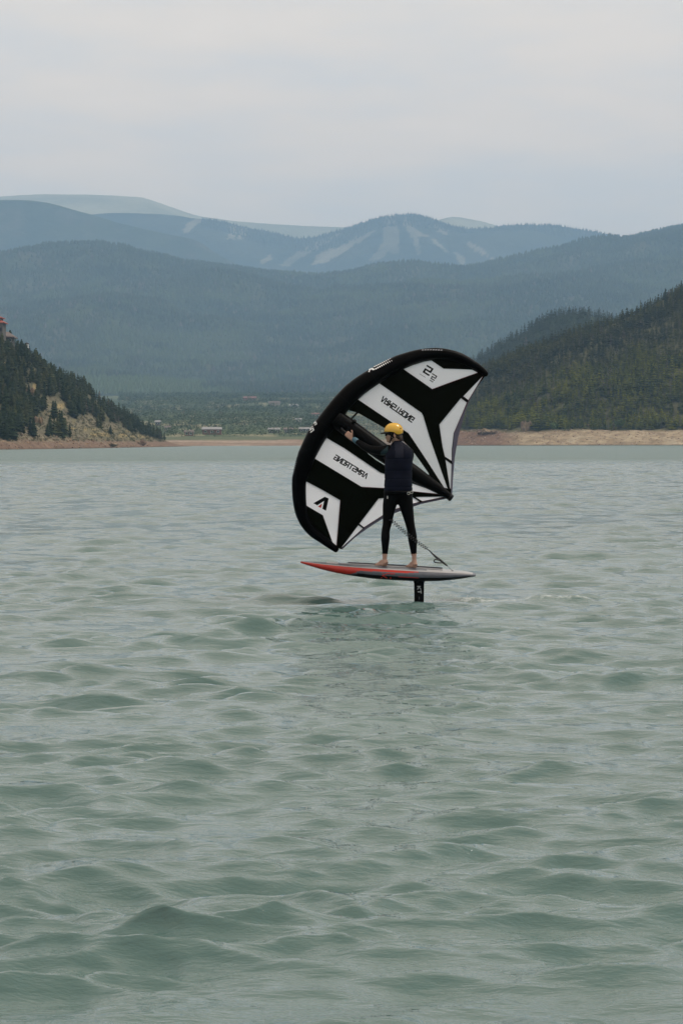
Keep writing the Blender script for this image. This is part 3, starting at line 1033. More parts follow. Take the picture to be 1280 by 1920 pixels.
# low sagebrush on the bare slope
BX, BY_, BZ, bpx, bpy_, bt = place(left, 9000, (-60, 345), (0.03, .8), 1.3, 33, lambda gx, gy, X, Y, Z, t, rr: inpoly(gx, gy, BARE) & (Z > 2.6) & (rr.random(len(X)) < .25 + .6 * sstep(-.2, .3, fbm(X / 9, Y / 9, 3))))
BH = RNG.uniform(.3, 1.1, len(BX))
scatter('sagebrush', [bushy_mesh(1.0, .7, 22, 40 + i) for i in range(3)], BX, BY_, BZ - .1, BH, BH * 1.2,
        lerpc((.075, .085, .05), (.15, .145, .09), RNG.random(len(BX))), 'grey-green sagebrush dotting the bare slope above the bank', 'sagebrush', 34)


# right hill
def acc_right(gpx, gpy, X, Y, Z, t, rs):
    edge = 805 + 5 * fbm(gpx / 18, gpx * 0, 3) - 8 * np.exp(-((gpx - 985) / 14) ** 2)
    return (gpy < edge) & (Z > 5.5)


QX, QY, QZ, qpx, qpy, qt = place(right, 16000, (725, 1420), (0.12, 1.07), 2.7, 51, acc_right)
QH = RNG.uniform(3.8, 8.4, len(QX)) * (.75 + .5 * (fbm(QX / 30, QY / 30, 2) + .5))
band = sstep(.55, .75, qt + .25 * fbm(QX / 40, QY / 40, 2))
ca = conif_cols(QX, QY, (.030, .043, .006), (.135, .138, .010), (.08, .066, .045), .05, rs, 14.0)
cb_ = conif_cols(QX, QY, (.017, .023, .006), (.068, .068, .013), (.085, .072, .05), .12, rs, 14.0)
QC = ca * (1 - band[:, None]) + cb_ * band[:, None]
LOWP2 = [conifer_mesh(1.0, 0.15 + .03 * (i % 4), 7, 7, 300 + i, trunk_h=.05, taper=.7, low=True) for i in range(6)]
scatter('pine_forest', LOWP2, QX, QY, QZ - .3, QH, QH * RNG.uniform(1.2, 1.9, len(QX)), QC, 'yellow-green conifer forest covering the hill above the stony beach', 'forest', 5)
# spires on its skyline
for (sx, sy, sh, sw) in [(1200, 568, 19, .55), (1218, 560, 17, .9), (1246, 552, 18, .6), (1172, 578, 11, .6), (1260, 546, 15, .7), (1276, 540, 17, .9), (1180, 577, 9, .7), (1106, 607, 12, .6), (1087, 612, 11, .55), (1076, 614, 12, .6)]:
    Yq = float(right.Yr(sx)) - 16
    x = (sx - 640) / F * Yq
    tq = (Yq - float(right.Y0(sx))) / (float(right.Yr(sx)) - float(right.Y0(sx)))
    zq = float(right.pos(np.array([sx]), np.array([tq]))[2][0])
    topz = P(sx, sy - 22, Yq).z
    pine((x, Yq, zq - .4), max(6.0, min(sh * .72, topz - zq)), sh * .55 * sw, random.randrange(6), random.uniform(0, 6.28),
         'tall dark spire conifer rising above the treetops on the skyline of the beach hill', 'spire conifers on the skyline')
for (sx, sy, r_) in [(1038, 803, 3.0), (1056, 802, 4.2), (1070, 803, 3.2), (1150, 800, 3.0), (1162, 799, 3.4)]:
    ts = np.linspace(.08, .5, 600)
    x, y, z = right.pos(np.full(600, float(sx)), ts)
    a, b = proj(x, y, z)
    i = int(np.argmin(np.abs(b - sy)))
    bv, bf = bushy_mesh(r_ * 1.25, r_ * .82, 220, sx)
    e = thing('shrub', (x[i], y[i] - 4, z[i] - .4), 'round bright green shrub at the edge of the stony beach', 'shrub', 'bright shrubs at the beach edge')
    o = mk('crown', bv, np.array(bf), M['bush'], e, local=True)
    mk('stem', np.array([(-.2, 0, -.8), (.2, 0, -.8), (0, .2, -.8), (0, 0, r_)]), np.array([(0, 1, 3), (1, 2, 3), (2, 0, 3)]), M['trunk'], e, local=True)

# spur forest
SX, SY, SZ, spx, spy, st_ = place(spur, 4600, (780, 1300), (0.25, 1.06), 4.2, 61)
SH = RNG.uniform(7, 11.5, len(SX))
scatter('pine_forest', LOWP2, SX, SY, SZ - .3, SH, SH * 1.5, conif_cols(SX, SY, (.028, .040, .022), (.055, .064, .034), (.13, .11, .085), .07, rs),
        'hazy conifer forest on the spur behind the beach hill', 'forest', 6)

# ridge forest: small cones
CONE = []
for i in range(3):
    k = 5
    v = [(0, 0, 1.0)] + [(.2 * math.cos(6.283 * j / k + i), .2 * math.sin(6.283 * j / k + i), .02) for j in range(k)]
    CONE.append((np.array(v), [(0, 1 + j, 1 + (j + 1) % k) for j in range(k)]))


def acc_ridge(gpx, gpy, X, Y, Z, t, rs):
    n = fbm(X / 130 + 3, Z / 70, 4)
    thin = sstep(.12, .35, fbm(X / 90 + 30, Z / 50 + 4, 3)) * (1 - sstep(420, 520, gpx))
    return rs.random(len(X)) > .75 * thin


GX, GY, GZ, gpx_, gpy_, gt = place(ridge, 75000, (-110, 1390), (0.0, 1.03), 12.5, 71, acc_ridge)
GH = RNG.uniform(10, 17, len(GX))
GC = conif_cols(GX, GY, (.026, .038, .021), (.056, .068, .033), (.095, .082, .066), .06, rs, 160.0)
lite = sstep(.1, .35, fbm(GX / 210 + 11, GZ / 45 + 2, 3)) * (1 - sstep(.12, .42, gt))
GC = mixw(GC, (.095, .125, .048), lite * .85)
lite2 = sstep(.22, .42, fbm(GX / 160 + 31, GZ / 60 + 12, 3))
GC = mixw(GC, (.085, .11, .045), lite2 * .6)
scatter('ridge_forest', CONE, GX, GY, GZ - .3, GH, GH * 2.2, GC, 'blue-hazed forest blanketing the ridge across the valley', 'forest', 7)

# skyline trees of the ski mountain
KX, KY, KZ, kpx, kpy, kt = place(ski, 5200, (380, 1160), (0.90, 1.02), 20.0, 75)
KH = RNG.uniform(12, 24, len(KX))
scatter('mountain_forest', CONE, KX, KY, KZ - 1, KH, KH * 1.7, conif_cols(KX, KY, (.028, .038, .024), (.05, .056, .034), (.1, .09, .07), .02, rs, 160.0),
        'dark treeline along the crest of the ski mountain', 'forest', 8)

# valley trees
HOUSES = [(552, 765, 22, 'pale', 'white', 'small house under a bright pale metal roof among the valley trees'),
          (469, 752, 30, 'rust', 'rust', 'long rust-red building high up among the valley trees'),
          (515, 761, 26, 'brown', 'tan', 'tan lodge with a wide brown roof among the valley trees'),
          (398, 815, 44, 'pale', 'rust', 'long pale-roofed building with rust-red walls near the far shore'),
          (355, 817, 20, 'brown', 'rust', 'rust-red house with a brown roof near the far shore'),
          (514, 812, 26, 'pale', 'dark', 'dark timber house with a grey roof beside the shore meadow'),
          (541, 812, 20, 'brown', 'dark', 'dark timber house with a brown roof beside the shore meadow'),
          (571, 811, 24, 'pale', 'dark', 'dark timber house with a light roof at the end of the meadow row'),
          (297, 797, 12, 'pale', 'dark', 'pale-roofed cabin just beyond the wooded point'),
          (316, 808, 14, 'brown', 'tan', 'tan cabin with a brown roof just beyond the wooded point'),
          (560, 792, 14, 'pale', 'tan', 'small tan house with a pale roof on the middle of the valley slope'),
          (592, 781, 18, 'rust', 'tan', 'tan house with a rust-red roof on the valley slope'),
          (374, 749, 8, 'pale', 'white', 'tiny white cabin at the top of the valley slope'),
          (438, 745, 9, 'pale', 'white', 'small white cabin near the rust-red building high on the slope')]


def on_valley(qx, qy):
    ts = np.linspace(0.0, 1.0, 3000)
    x, y, z = valley.pos(np.full(3000, float(qx)), ts)
    a, b = proj(x, y, z)
    i = int(np.argmin(np.abs(b - qy)))
    return Vector((x[i], y[i], z[i]))


ROOFM = {'pale': 'roof_pale', 'rust': 'roof_rust', 'brown': 'roof_brown'}
WALLM = {'white': 'wall_white', 'rust': 'wall_rust', 'tan': 'wall_tan', 'dark': 'wall_dark'}
hpos = []
for (hx, hy, hw, rf, wl, lab) in HOUSES:
    p = on_valley(hx, hy)
    s = p.y / F
    w = hw * s * .8; d = max(6.0, w * .45); hh = max(2.8, min(5.0, w * .28))
    hpos.append((p.x, p.y, w))
    e = thing('house', p, lab, 'house', 'houses in the valley')
    mb = MB().box(p + Vector((0, 0, hh / 2 - .6)), (w, d, hh + 1.2)); mb.build('wall', M[WALLM[wl]], e)
    ov = .7; rh = hh * .45
    x0, x1 = -w / 2 - ov, w / 2 + ov; y0, y1 = -d / 2 - ov, d / 2 + ov
    z0 = hh - .15
    vs = [p + Vector(q) for q in ((x0, y0, z0), (x1, y0, z0), (x1, y1, z0), (x0, y1, z0), (x0 + .5, 0, z0 + rh), (x1 - .5, 0, z0 + rh),
                                  (x0, y0, z0 + .25), (x1, y0, z0 + .25), (x1, y1, z0 + .25), (x0, y1, z0 + .25), (x0 + .5, 0, z0 + rh + .25), (x1 - .5, 0, z0 + rh + .25))]
    ro = mk('roof', vs, [(6, 7, 11, 10), (8, 9, 10, 11), (0, 6, 10, 9, 3), (1, 2, 8, 11, 7), (0, 1, 7, 6), (2, 3, 9, 8), (0, 3, 2, 1)], M[ROOFM[rf]], e)
    MB().box(p + Vector((w * .22, .8, z0 + rh + .4)), (1.0, 1.0, 2.0)).build('chimney', M['wall_stone'], ro)
    nwin = max(2, int(w / 4.5))
    for i in range(nwin):
        c = p + Vector((-w / 2 + (i + .5) * w / nwin, -d / 2 - .05, hh * .55))
        f_ = MB().box(c, (1.9, .16, 1.7)).build('window', M['wall_white'] if wl != 'white' else M['wall_dark'], e)
        MB().box(c + Vector((0, -.06, 0)), (1.5, .16, 1.3)).build('pane', M['glass'], f_)


def acc_valley(gpx, gpy, X, Y, Z, t, rs):
    dens = .42 + .75 * sstep(-.25, .25, fbm(X / 70 + 5, Y / 110, 3)) + .5 * (1 - sstep(752, 762, gpy))
    ok = (rs.random(len(X)) < dens) & (gpy < 819)
    for (hx, hy, w) in hpos:
        ok &= ~((np.abs(X - hx) < w * .6) & (Y < hy + 12) & (Y > hy - 14 - w * .3))
    return ok


VX, VY, VZ, vpx, vpy, vt = place(valley, 15000, (225, 780), (0.045, 1.12), 6.4, 81, acc_valley)
VH = RNG.uniform(2.8, 5.0, len(VX)) * (1 + .9 * vt)
BUSHY = [bushy_mesh(1.0, .40, 20, 400 + i) for i in range(3)]
LOWP3 = [conifer_mesh(1.0, 0.17 + .02 * i, 4, 4, 500 + i, trunk_h=.05, taper=.75, low=True) for i in range(3)]
vc = conif_cols(VX, VY, (.030, .048, .026), (.085, .115, .05), (.14, .12, .08), .02, rs, 120.0)
scatter('valley_wood', BUSHY + LOWP3, VX, VY, VZ - .3, VH, VH * 1.5, vc, 'scattered trees filling the hazy valley behind the far shore', 'wood', 9)


# ------------------------------------------------------------------ stones on the beaches
def stone_proto(seed):
    bm = bmesh.new()
    bmesh.ops.create_icosphere(bm, subdivisions=1, radius=.5)
    r = random.Random(seed)
    for v in bm.verts:
        v.co *= r.uniform(.65, 1.25); v.co.z *= .75
    bmesh.ops.triangulate(bm, faces=bm.faces)
    out = (np.array([tuple(v.co) for v in bm.verts]), [tuple(v.index for v in f.verts) for f in bm.faces])
    bm.free()
    return out


STP = [stone_proto(i) for i in range(4)]


def stones(name, terr, n, pxr, tr, zr, smin, smax, ca_, cb2, label, seed):
    X, Y, Z, a, b, t = place(terr, n, pxr, tr, 0.8, seed, lambda gx, gy, X, Y, Z, t, r: (Z > zr[0]) & (Z < zr[1]))
    r = np.random.default_rng(seed)
    s_ = smin * (smax / smin) ** (r.random(len(X)) ** 2.5)
    o = scatter(name, STP, X, Y, Z, s_, s_ * 1.3, lerpc(ca_, cb2, r.random(len(X))), label, 'stones', seed)
    o.data.materials.clear(); o.data.materials.append(M['rubble'])


stones('shore_stones', left, 1900, (-120, 350), (0.002, .2), (.1, 5), .2, 1.3, (.16, .095, .07), (.34, .25, .17), 'loose stones strewn along the red-brown bank of the wooded point', 91)
stones('beach_stones', right, 3600, (850, 1380), (0.002, .26), (.2, 10), .2, 1.3, (.16, .10, .075), (.46, .37, .30), 'pale and brown stones strewn over the beach below the conifer hill', 92)


def outcrop(terr, qx, qy, w, h, label, seed, n=7):
    ts = np.linspace(0.002, .7, 3000)
    x, y, z = terr.pos(np.full(3000, float(qx)), ts)
    a, b = proj(x, y, z)
    i = int(np.argmin(np.abs(b - qy)))
    p = Vector((x[i], y[i], z[i]))
    e = thing('rock_outcrop', p, label, 'rock')
    r = random.Random(seed)
    for k in range(n):
        bm = bmesh.new()
        bmesh.ops.create_icosphere(bm, subdivisions=2, radius=.5)
        f1 = r.uniform(.5, 1.0)
        for v in bm.verts:
            v.co *= 1 + .28 * math.sin(7 * v.co.x + k * 2) * math.sin(6 * v.co.z + k) + r.uniform(-.2, .2)
            v.co = Vector((v.co.x * w * f1 * .6, v.co.y * w * .5 * f1, v.co.z * h * f1 * 1.25))
        off = Vector((r.uniform(-.42, .42) * w, r.uniform(-.3, .3) * w, h * r.uniform(.05, .35)))
        mk('rock', [p + off + v.co for v in bm.verts], [tuple(v.index for v in f.verts) for f in bm.faces], M['rock'], e)
        bm.free()


outcrop(right, 988, 806, 7, 7.5, 'jagged ochre rock outcrop at the forest edge where the beach begins', 1)
outcrop(right, 1105, 801, 8, 2.6, 'low pale rock shelf at the top of the stony beach', 2)
outcrop(right, 915, 812, 12, 3.3, 'dark reddish rock ledge on the bank beside the wing tip', 3)
outcrop(left, 262, 833, 6, 2.4, 'dark boulder heap on the bank near the wooded point', 4)
outcrop(left, 72, 792, 3.2, 3.2, 'yellowish rock outcrop on the bare slope among small conifers', 5)
outcrop(left, 55, 738, 4, 3.2, 'tan crag showing through the wood below the lodge', 6)
outcrop(left, 205, 834, 6, 1.6, 'low rusty rock band on the bank below the bare slope', 7)

# ------------------------------------------------------------------ lodge on the hill
LY0 = 1108.0


def lp(px, py, dy=0):
    return P(px, py, LY0 + dy)


def hip_roof(c, w, d, h, th, m, name, parent, top=.25):
    """four-sided roof with a short flat ridge and an eave thickness"""
    vs = []
    for z, k in ((0, 1.0), (th, 1.0), (th + h, top)):
        for sx, sy in ((-1, -1), (1, -1), (1, 1), (-1, 1)):
            vs.append(Vector(c) + Vector((sx * w / 2 * k, sy * d / 2 * k, z)))
    fs = [(3, 2, 1, 0), (8, 9, 10, 11)]
    for a in (0, 4):
        for k in range(4):
            fs.append((a + k, a + (k + 1) % 4, a + 4 + (k + 1) % 4, a + 4 + k))
    return mk(name, vs, fs, m, parent)


base = lp(-12, 645)
e = thing('lodge', base, 'stone lodge tower with two tiers of red roof on top of the wooded hill', 'lodge')
sc = LY0 / F
bw = 2 * (8.6 + 12) * sc
c0 = lp(-12, 606)
MB().box(Vector((base.x, base.y, (base.z - 4 + c0.z) / 2)), (bw, 12, c0.z - base.z + 4)).build('wall', M['wall_stone'], e)
r1 = hip_roof((base.x, base.y, c0.z - .2), bw + 1.9, 12.5, 1.1, .35, M['roof_red'], 'roof', e, top=.62)
zt = c0.z + .8
MB().box((base.x, base.y, zt + .4), (bw * .78, 9, 1.5)).build('upper_wall', M['wall_stone'], e)
hip_roof((base.x, base.y, zt + 1.1), bw * .78 + 1.7, 10.5, 1.1, .3, M['roof_red'], 'roof', e, top=.4)
for k in (-.3, -.05, .2, .4):
    for zz_ in (.38, .74):
        c = Vector((base.x + k * bw, base.y - 6.03, base.z - 2 + (c0.z - base.z + 2) * zz_))
        f_ = MB().box(c, (1.3, .16, 1.5)).build('window', M['wall_dark'], e)
        MB().box(c + Vector((0, -.06, 0)), (1.0, .14, 1.2)).build('pane', M['glass'], f_)
# lower wing with brown roof
base2 = lp(12, 640, 14)
e2_ = thing('lodge_annex', base2, 'low brown-roofed annex stepping down the hill beside the red-roofed lodge', 'building')
ctop = lp(12, 632, 14)
w2 = 32 * sc
MB().box(Vector((base2.x - .5, base2.y, (base2.z - 9 + ctop.z) / 2)), (w2, 9, ctop.z - base2.z + 9)).build('wall', M['wall_brown'], e2_)
vs = []
xl, xr = base2.x - w2 / 2 - 1.5, lp(31, 632, 14).x
zr1, zr2 = lp(0, 622, 14).z, lp(20, 624.5, 14).z
for dz in (0, .5):
    vs += [(xl, base2.y - 6, ctop.z - .1 + dz), (xr, base2.y - 6, ctop.z - .6 + dz), (xr, base2.y + 6, ctop.z - .6 + dz), (xl, base2.y + 6, ctop.z - .1 + dz),
           (xl, base2.y, zr1 + dz), (xr - 3.2, base2.y, zr2 + dz)]
fs = [(6, 7, 11, 10), (7, 8, 11), (8, 9, 10, 11), (0, 6, 10, 4), (0, 4, 3, 9, 10, 6), (0, 1, 7, 6), (1, 2, 8, 7), (2, 3, 9, 8), (3, 2, 5, 4), (0, 4, 5, 1), (1, 5, 2)]
fs[3] = (9, 6, 10)
fs[4] = (0, 3, 4)
fs.append((0, 6, 9, 3))
mk('roof', vs, fs, M['roof_brown'], e2_)
for k in range(3):
    c = Vector((base2.x - .3 * w2 + k * .3 * w2, base2.y - 4.53, ctop.z - 1.5))
    f_ = MB().box(c, (1.4, .16, 1.3)).build('window', M['wall_white'], e2_)
    MB().box(c + Vector((0, -.06, 0)), (1.1, .14, 1.0)).build('pane', M['glass'], f_)
# white gazebo-like hut
b3 = lp(51, 653, 45)
e3 = thing('white_hut', b3, 'tiny white hut with a dark cap roof at the treetops below the lodge', 'hut')
t3 = lp(51, 645.2, 45)
MB().box((b3.x, b3.y, (b3.z + t3.z) / 2), (1.5, 1.5, t3.z - b3.z)).build('wall', M['wall_white'], e3)
MB().box((b3.x, b3.y, b3.z - 4.01), (2.1, 2.1, 8.0)).build('plinth', M['wall_brown'], e3)
hip_roof((b3.x, b3.y, t3.z - .02), 2.0, 2.0, .55, .15, M['wall_dark'], 'roof', e3)
MB().box((b3.x + .1, b3.y - .77, t3.z - .85), (.7, .1, .6)).build('window', M['glass'], e3)


# ------------------------------------------------------------------ hand-held wing
WY = 34.0
SA = np.array([640.0, 792.0]); SB = np.array([845.0, 934.0])
SU = (SB - SA) / np.linalg.norm(SB - SA); SN = np.array([-SU[1], SU[0]])
LE = [(911, 702, 5.2), (900, 692, 6.3), (886, 683, 7.5), (858, 669.5, 9.5), (824, 663, 10.5), (792, 665.5, 11.5), (765, 673, 12.8), (738, 684.5, 14.5),
      (698, 708, 16.5), (666, 730, 17.2), (646, 750, 17.7), (630, 769, 18), (609, 796, 18), (594.5, 815, 18), (579, 845, 17), (573, 859, 16.5),
      (564, 887, 14.5), (560.5, 905, 13.5), (561.6, 940, 12.5), (567.5, 969, 11), (583, 994, 9.6), (607, 1013, 8), (631, 1031, 5.8)]
LEC = catmull(LE, 8)
LEP = np.array([q[:2] for q in LEC])


def wing_s(px, py):
    return ((np.array([px, py]) - SA) @ SN) / 146.0


def le_depth(px, py):
    s_ = wing_s(px, py)
    return WY + 0.10 * s_ * s_


def canopy_depth(px, py):
    s_ = wing_s(px, py)
    d = np.sqrt(((LEP - np.array([px, py])) ** 2).sum(1).min()) / 146.0
    bil = 0.085 * (1 - math.exp(-(d / 0.38) ** 2)) * (1 - math.exp(-(s_ / 0.22) ** 2))
    return WY + 0.10 * s_ * s_ + 0.02 + bil


def sheet(name, poly, mats, parent, off=0.0, grid=9.0, holes=()):
    """a flat panel outline, with openings, laid on the curved canopy"""
    bm = bmesh.new()
    if holes:
        co = []; fin = []
        for pl in [poly] + list(holes):
            ar = sum(pl[i - 1][0] * pl[i][1] - pl[i][0] * pl[i - 1][1] for i in range(len(pl)))
            pl = list(pl) if ar > 0 else list(pl)[::-1]
            fin.append(list(range(len(co), len(co) + len(pl))))
            co += [Vector((q[0], q[1])) for q in pl]
        ov, oe, of, _, _, orig = delaunay_2d_cdt(co, [], fin, 0, 1e-4)
        vs = [bm.verts.new((q[0], q[1], 0)) for q in ov]
        for f, o_ in zip(of, orig):
            if o_ == [0]:
                bm.faces.new([vs[i] for i in f])
    else:
        vs = [bm.verts.new((q[0], q[1], 0)) for q in poly]
        bm.faces.new(vs)
    xs = [q[0] for q in poly]; ys = [q[1] for q in poly]
    for ax, lo, hi in ((0, min(xs), max(xs)), (1, min(ys), max(ys))):
        v = math.floor(lo / grid) * grid + grid
        while v < hi:
            co = (v, 0, 0) if ax == 0 else (0, v, 0)
            no = (1, 0, 0) if ax == 0 else (0, 1, 0)
            bmesh.ops.bisect_plane(bm, geom=bm.verts[:] + bm.edges[:] + bm.faces[:], plane_co=co, plane_no=no)
            v += grid
    bmesh.ops.triangulate(bm, faces=[f for f in bm.faces if len(f.verts) > 4])
    V = [P(v.co.x, v.co.y, canopy_depth(v.co.x, v.co.y) - off) for v in bm.verts]
    bm.verts.index_update()
    Fc = [tuple(v.index for v in f.verts) for f in bm.faces]
    bm.free()
    return mk(name, V, Fc, mats, parent, smooth=True)


def shrink(poly, k=0.7):
    """pull an outline in by about k pixels so that panels overlap the cloth at their seams"""
    c = np.mean(np.array(poly), axis=0)
    out = []
    for q in poly:
        v = c - np.array(q); l = np.linalg.norm(v)
        out.append(tuple(np.array(q) + v / l * min(k, l * .3)))
    return out


wing = thing('inflatable_wing', P(735, 860, WY), 'black and white inflatable hand wing held up by the rider on the board', 'wing')

# leading edge tube
mb = MB()
n_le = len(LEC)
pts = []; rad = []
for i, q in enumerate(LEC):
    seam = 1.0 - 0.018 * (1 if i % 8 == 0 else 0)
    pts.append(P(q[0], q[1], le_depth(q[0], q[1]) - 0.02)); rad.append(q[2] / 146.0 * seam)
p0, p1 = pts[0], pts[-1]
d0 = (pts[0] - pts[1]).normalized(); d1 = (pts[-1] - pts[-2]).normalized()
pts = [p0 + d0 * .02, p0 + d0 * .012] + pts + [p1 + d1 * .012, p1 + d1 * .022]
rad = [rad[0] * .4, rad[0] * .8] + rad + [rad[-1] * .8, rad[-1] * .4]
mb.tube(pts, rad, 28)
letube = mb.build('leading_edge_tube', M['tube'], wing, True)
LEB = BVHTree.FromPolygons([Vector(q) for q in mb.v], mb.f)
# seam tapes round the tube
for i in range(16, n_le - 8, 16):
    a = Vector(P(LEC[i - 1][0], LEC[i - 1][1], le_depth(*LEC[i - 1][:2]) - .02)); b = Vector(P(LEC[i + 1][0], LEC[i + 1][1], le_depth(*LEC[i + 1][:2]) - .02))
    m_ = (a + b) / 2; d_ = (b - a).normalized() * .006
    MB().tube([m_ - d_, m_ + d_], LEC[i][2] / 146.0 * 1.004, 28, caps=False).build('seam_tape', M['strutm'], letube, True)

# centre strut
STR = catmull([(628, 783, 15), (640, 792, 17), (700, 836, 17), (773, 886, 15), (806, 907, 11), (828, 921, 8), (843, 932, 6.2)], 8)
mb = MB()
sp_ = [P(q[0], q[1], WY - .075 + .06 * i / len(STR)) for i, q in enumerate(STR)]
sr_ = [q[2] / 146.0 for q in STR]
d1 = (sp_[-1] - sp_[-2]).normalized()
mb.tube(sp_ + [sp_[-1] + d1 * .02, sp_[-1] + d1 * .035], sr_ + [sr_[-1] * .9, sr_[-1] * .45], 26)
strut = mb.build('strut', M['strutm'], wing, True)
STB = BVHTree.FromPolygons([Vector(q) for q in mb.v], mb.f)
# cap on the tail of the strut
MB().tube([sp_[-2], sp_[-1], sp_[-1] + d1 * .03], [sr_[-2] * 1.06, sr_[-1] * 1.1, sr_[-1] * 1.05], 20).build('tail_cap', M['blackplastic'], strut, True)

# canopy: two black halves, windows left open beside the strut
le_up = [tuple(q[:2]) for q in LEC[:n_le] if (q[1] < 782 and q[0] > 612)]
up_half = le_up + [(641, 785), (649, 776), (653, 769), (670.5, 774), (676, 777), (725, 805), (752, 823), (768, 839), (786, 863), (803, 887.5), (806, 905), (828, 921), (846, 931),
                   (848.5, 895), (851.5, 857.5), (858, 820), (866, 790), (875, 760), (878, 751.5), (890, 730)]
le_dn = [tuple(q[:2]) for q in LEC if q[1] > 800 and q[0] < 610]
dn_half = [(628, 795), (640, 800)] + [(660, 815), (676, 829), (681, 838), (690, 851), (705, 863), (722, 873), (750, 891), (768, 901), (790, 906), (826, 921), (844, 932),
           (836, 934.5), (812, 939), (790, 943.4), (774.7, 948), (740, 960.6), (717, 971), (687, 990), (665, 1006), (639, 1030)] + le_dn[::-1]
WP = {
    'num': [(756, 692), (775, 684), (794, 678), (808, 675.6), (831, 691), (858, 692), (884.7, 693), (895, 698.6), (850, 714.5), (809.7, 729.4)],
    'up': [(671, 749), (703, 721), (709.5, 718), (730, 732), (790, 774), (793, 780), (805, 820), (822, 869), (838.5, 916), (832, 914), (800, 864), (770, 819), (765, 812), (734, 791.5)],
    'te1': [(905, 704.5), (868, 743), (877.3, 750)],
    'te2': [(863.5, 746.5), (874.5, 754.5), (866, 775), (850, 812), (846.5, 842), (846, 864), (833.5, 856), (829, 838), (823, 796)],
    'te3': [(834.5, 862), (846, 870), (844.5, 917), (843, 915)],
    'low': [(612, 821), (644.7, 840), (713, 886), (719, 888), (745, 898), (773, 906.5), (800, 916), (823, 926), (773, 921), (719, 915), (677.5, 912.7), (589.7, 859.5), (599, 840)],
    'logo': [(573, 902), (605, 919), (637.7, 938), (634, 985), (630.6, 1023.6), (624, 1019), (605, 966), (573, 947)],
    'lt1': [(719, 934), (745, 933), (773, 932), (786.5, 940.5), (774, 944), (740, 954.5), (717, 966), (682, 988.5), (673.5, 982), (709.5, 934.5)],
    'lt2': [(778, 931.8), (832, 931), (812, 935.5), (791, 939.5)],
    'lt3': [(671.5, 984.5), (680, 990.5), (639.5, 1027.5)],
}
canU = sheet('canopy', up_half, M['blackcloth'], wing, holes=[shrink(WP[k]) for k in ('num', 'up', 'te1', 'te2', 'te3')])
canL = sheet('canopy', dn_half, M['blackcloth'], wing, holes=[shrink(WP[k]) for k in ('low', 'logo', 'lt1', 'lt2', 'lt3')])
for nm, poly in (('window', [(649, 776), (653, 769), (670.5, 774), (676, 777), (725, 805), (752, 823), (768, 839), (786, 863), (803, 887.5), (806, 903), (773, 884), (700, 834), (644, 794)]),
                 ('window', [(676, 829), (681, 838), (690, 851), (705, 863), (722, 873), (750, 891), (768, 901), (790, 906), (773, 888), (700, 838), (664, 812)])):
    w_ = sheet(nm, poly, M['film'], wing, off=.004)
    w_['label'] = 'clear plastic window beside the strut'

PAN = {k: sheet('white_panel', v, M['whitecloth'], wing, off=.007) for k, v in WP.items()}
# purple-grey hem along the trailing edge
TRIM = [[(906, 704), (879, 751.5), (875.5, 760), (866.5, 790), (858.5, 819.7), (852, 857.5), (849, 895), (847, 930), (844.5, 930), (846, 895), (847, 857), (848, 840), (851, 812), (866.5, 775), (876, 752)],
        [(836, 933), (790, 940.5), (774, 944.6), (740, 955.5), (717, 967), (682, 990), (640, 1029), (641, 1030.5), (665, 1008), (687, 992), (717, 972.5), (740, 962), (774.7, 950), (790, 944.8), (836, 935.2)]]
for t_ in TRIM:
    sheet('hem', t_, M['trim'], wing, off=.010)


def ribbon(name, pl, wpx, m, parent, off):
    """a thin strip following a pixel polyline on the canopy"""
    mb_ = MB()
    for a, b in zip(pl[:-1], pl[1:]):
        a = np.array(a, float); b = np.array(b, float)
        n_ = max(1, int(np.linalg.norm(b - a) / 6))
        d = (b - a) / np.linalg.norm(b - a); nn = np.array([-d[1], d[0]]) * wpx / 2
        vs = []; fs = []
        for i in range(n_ + 1):
            q = a + (b - a) * i / n_
            for s_ in (-1, 1):
                r = q + nn * s_
                vs.append(P(r[0], r[1], canopy_depth(r[0], r[1]) - off))
        for i in range(n_):
            fs.append((2 * i, 2 * i + 1, 2 * i + 3, 2 * i + 2))
        mb_.add(vs, fs)
    return mb_.build(name, m, parent)


for pl in ([(865.5, 744.5), (877.5, 752.5)], [(831.5, 858), (847.5, 869)], [(775, 931), (789, 941.5)], [(671, 982.5), (682.5, 990.5)]):
    ribbon('batten', pl, 2.3, M['print'], wing, .016)
ribbon('piping', [(905, 705), (878, 751), (866, 776), (850.5, 812)], .9, M['redline'], wing, .014)
ribbon('piping', [(677.5, 913), (719, 915.4), (773, 921.5), (823, 927)], .9, M['redline'], wing, .014)
ribbon('piping', [(682, 989), (717, 966.8), (740, 955), (774, 944.4), (832, 932.4)], .9, M['redline'], wing, .014)
ribbon('piping', [(637.9, 938), (634.2, 985), (630.8, 1023)], .8, M['redline'], wing, .014)
ribbon('piping', [(809.7, 729.8), (850, 715), (895, 699)], .8, M['redline'], wing, .014)
ribbon('window_strap', [(671, 772), (654, 790)], 3.2, M['strutm'], wing, .02)
ribbon('canopy_seam', [(671, 914), (652, 960), (634, 1024)], .6, M['strutm'], canL, .004)
ribbon('canopy_seam', [(809, 730), (822, 794), (840, 900)], .6, M['strutm'], canU, .004)
ribbon('canopy_seam', [(809, 730), (860, 716), (905, 703)], .6, M['strutm'], canU, .004)

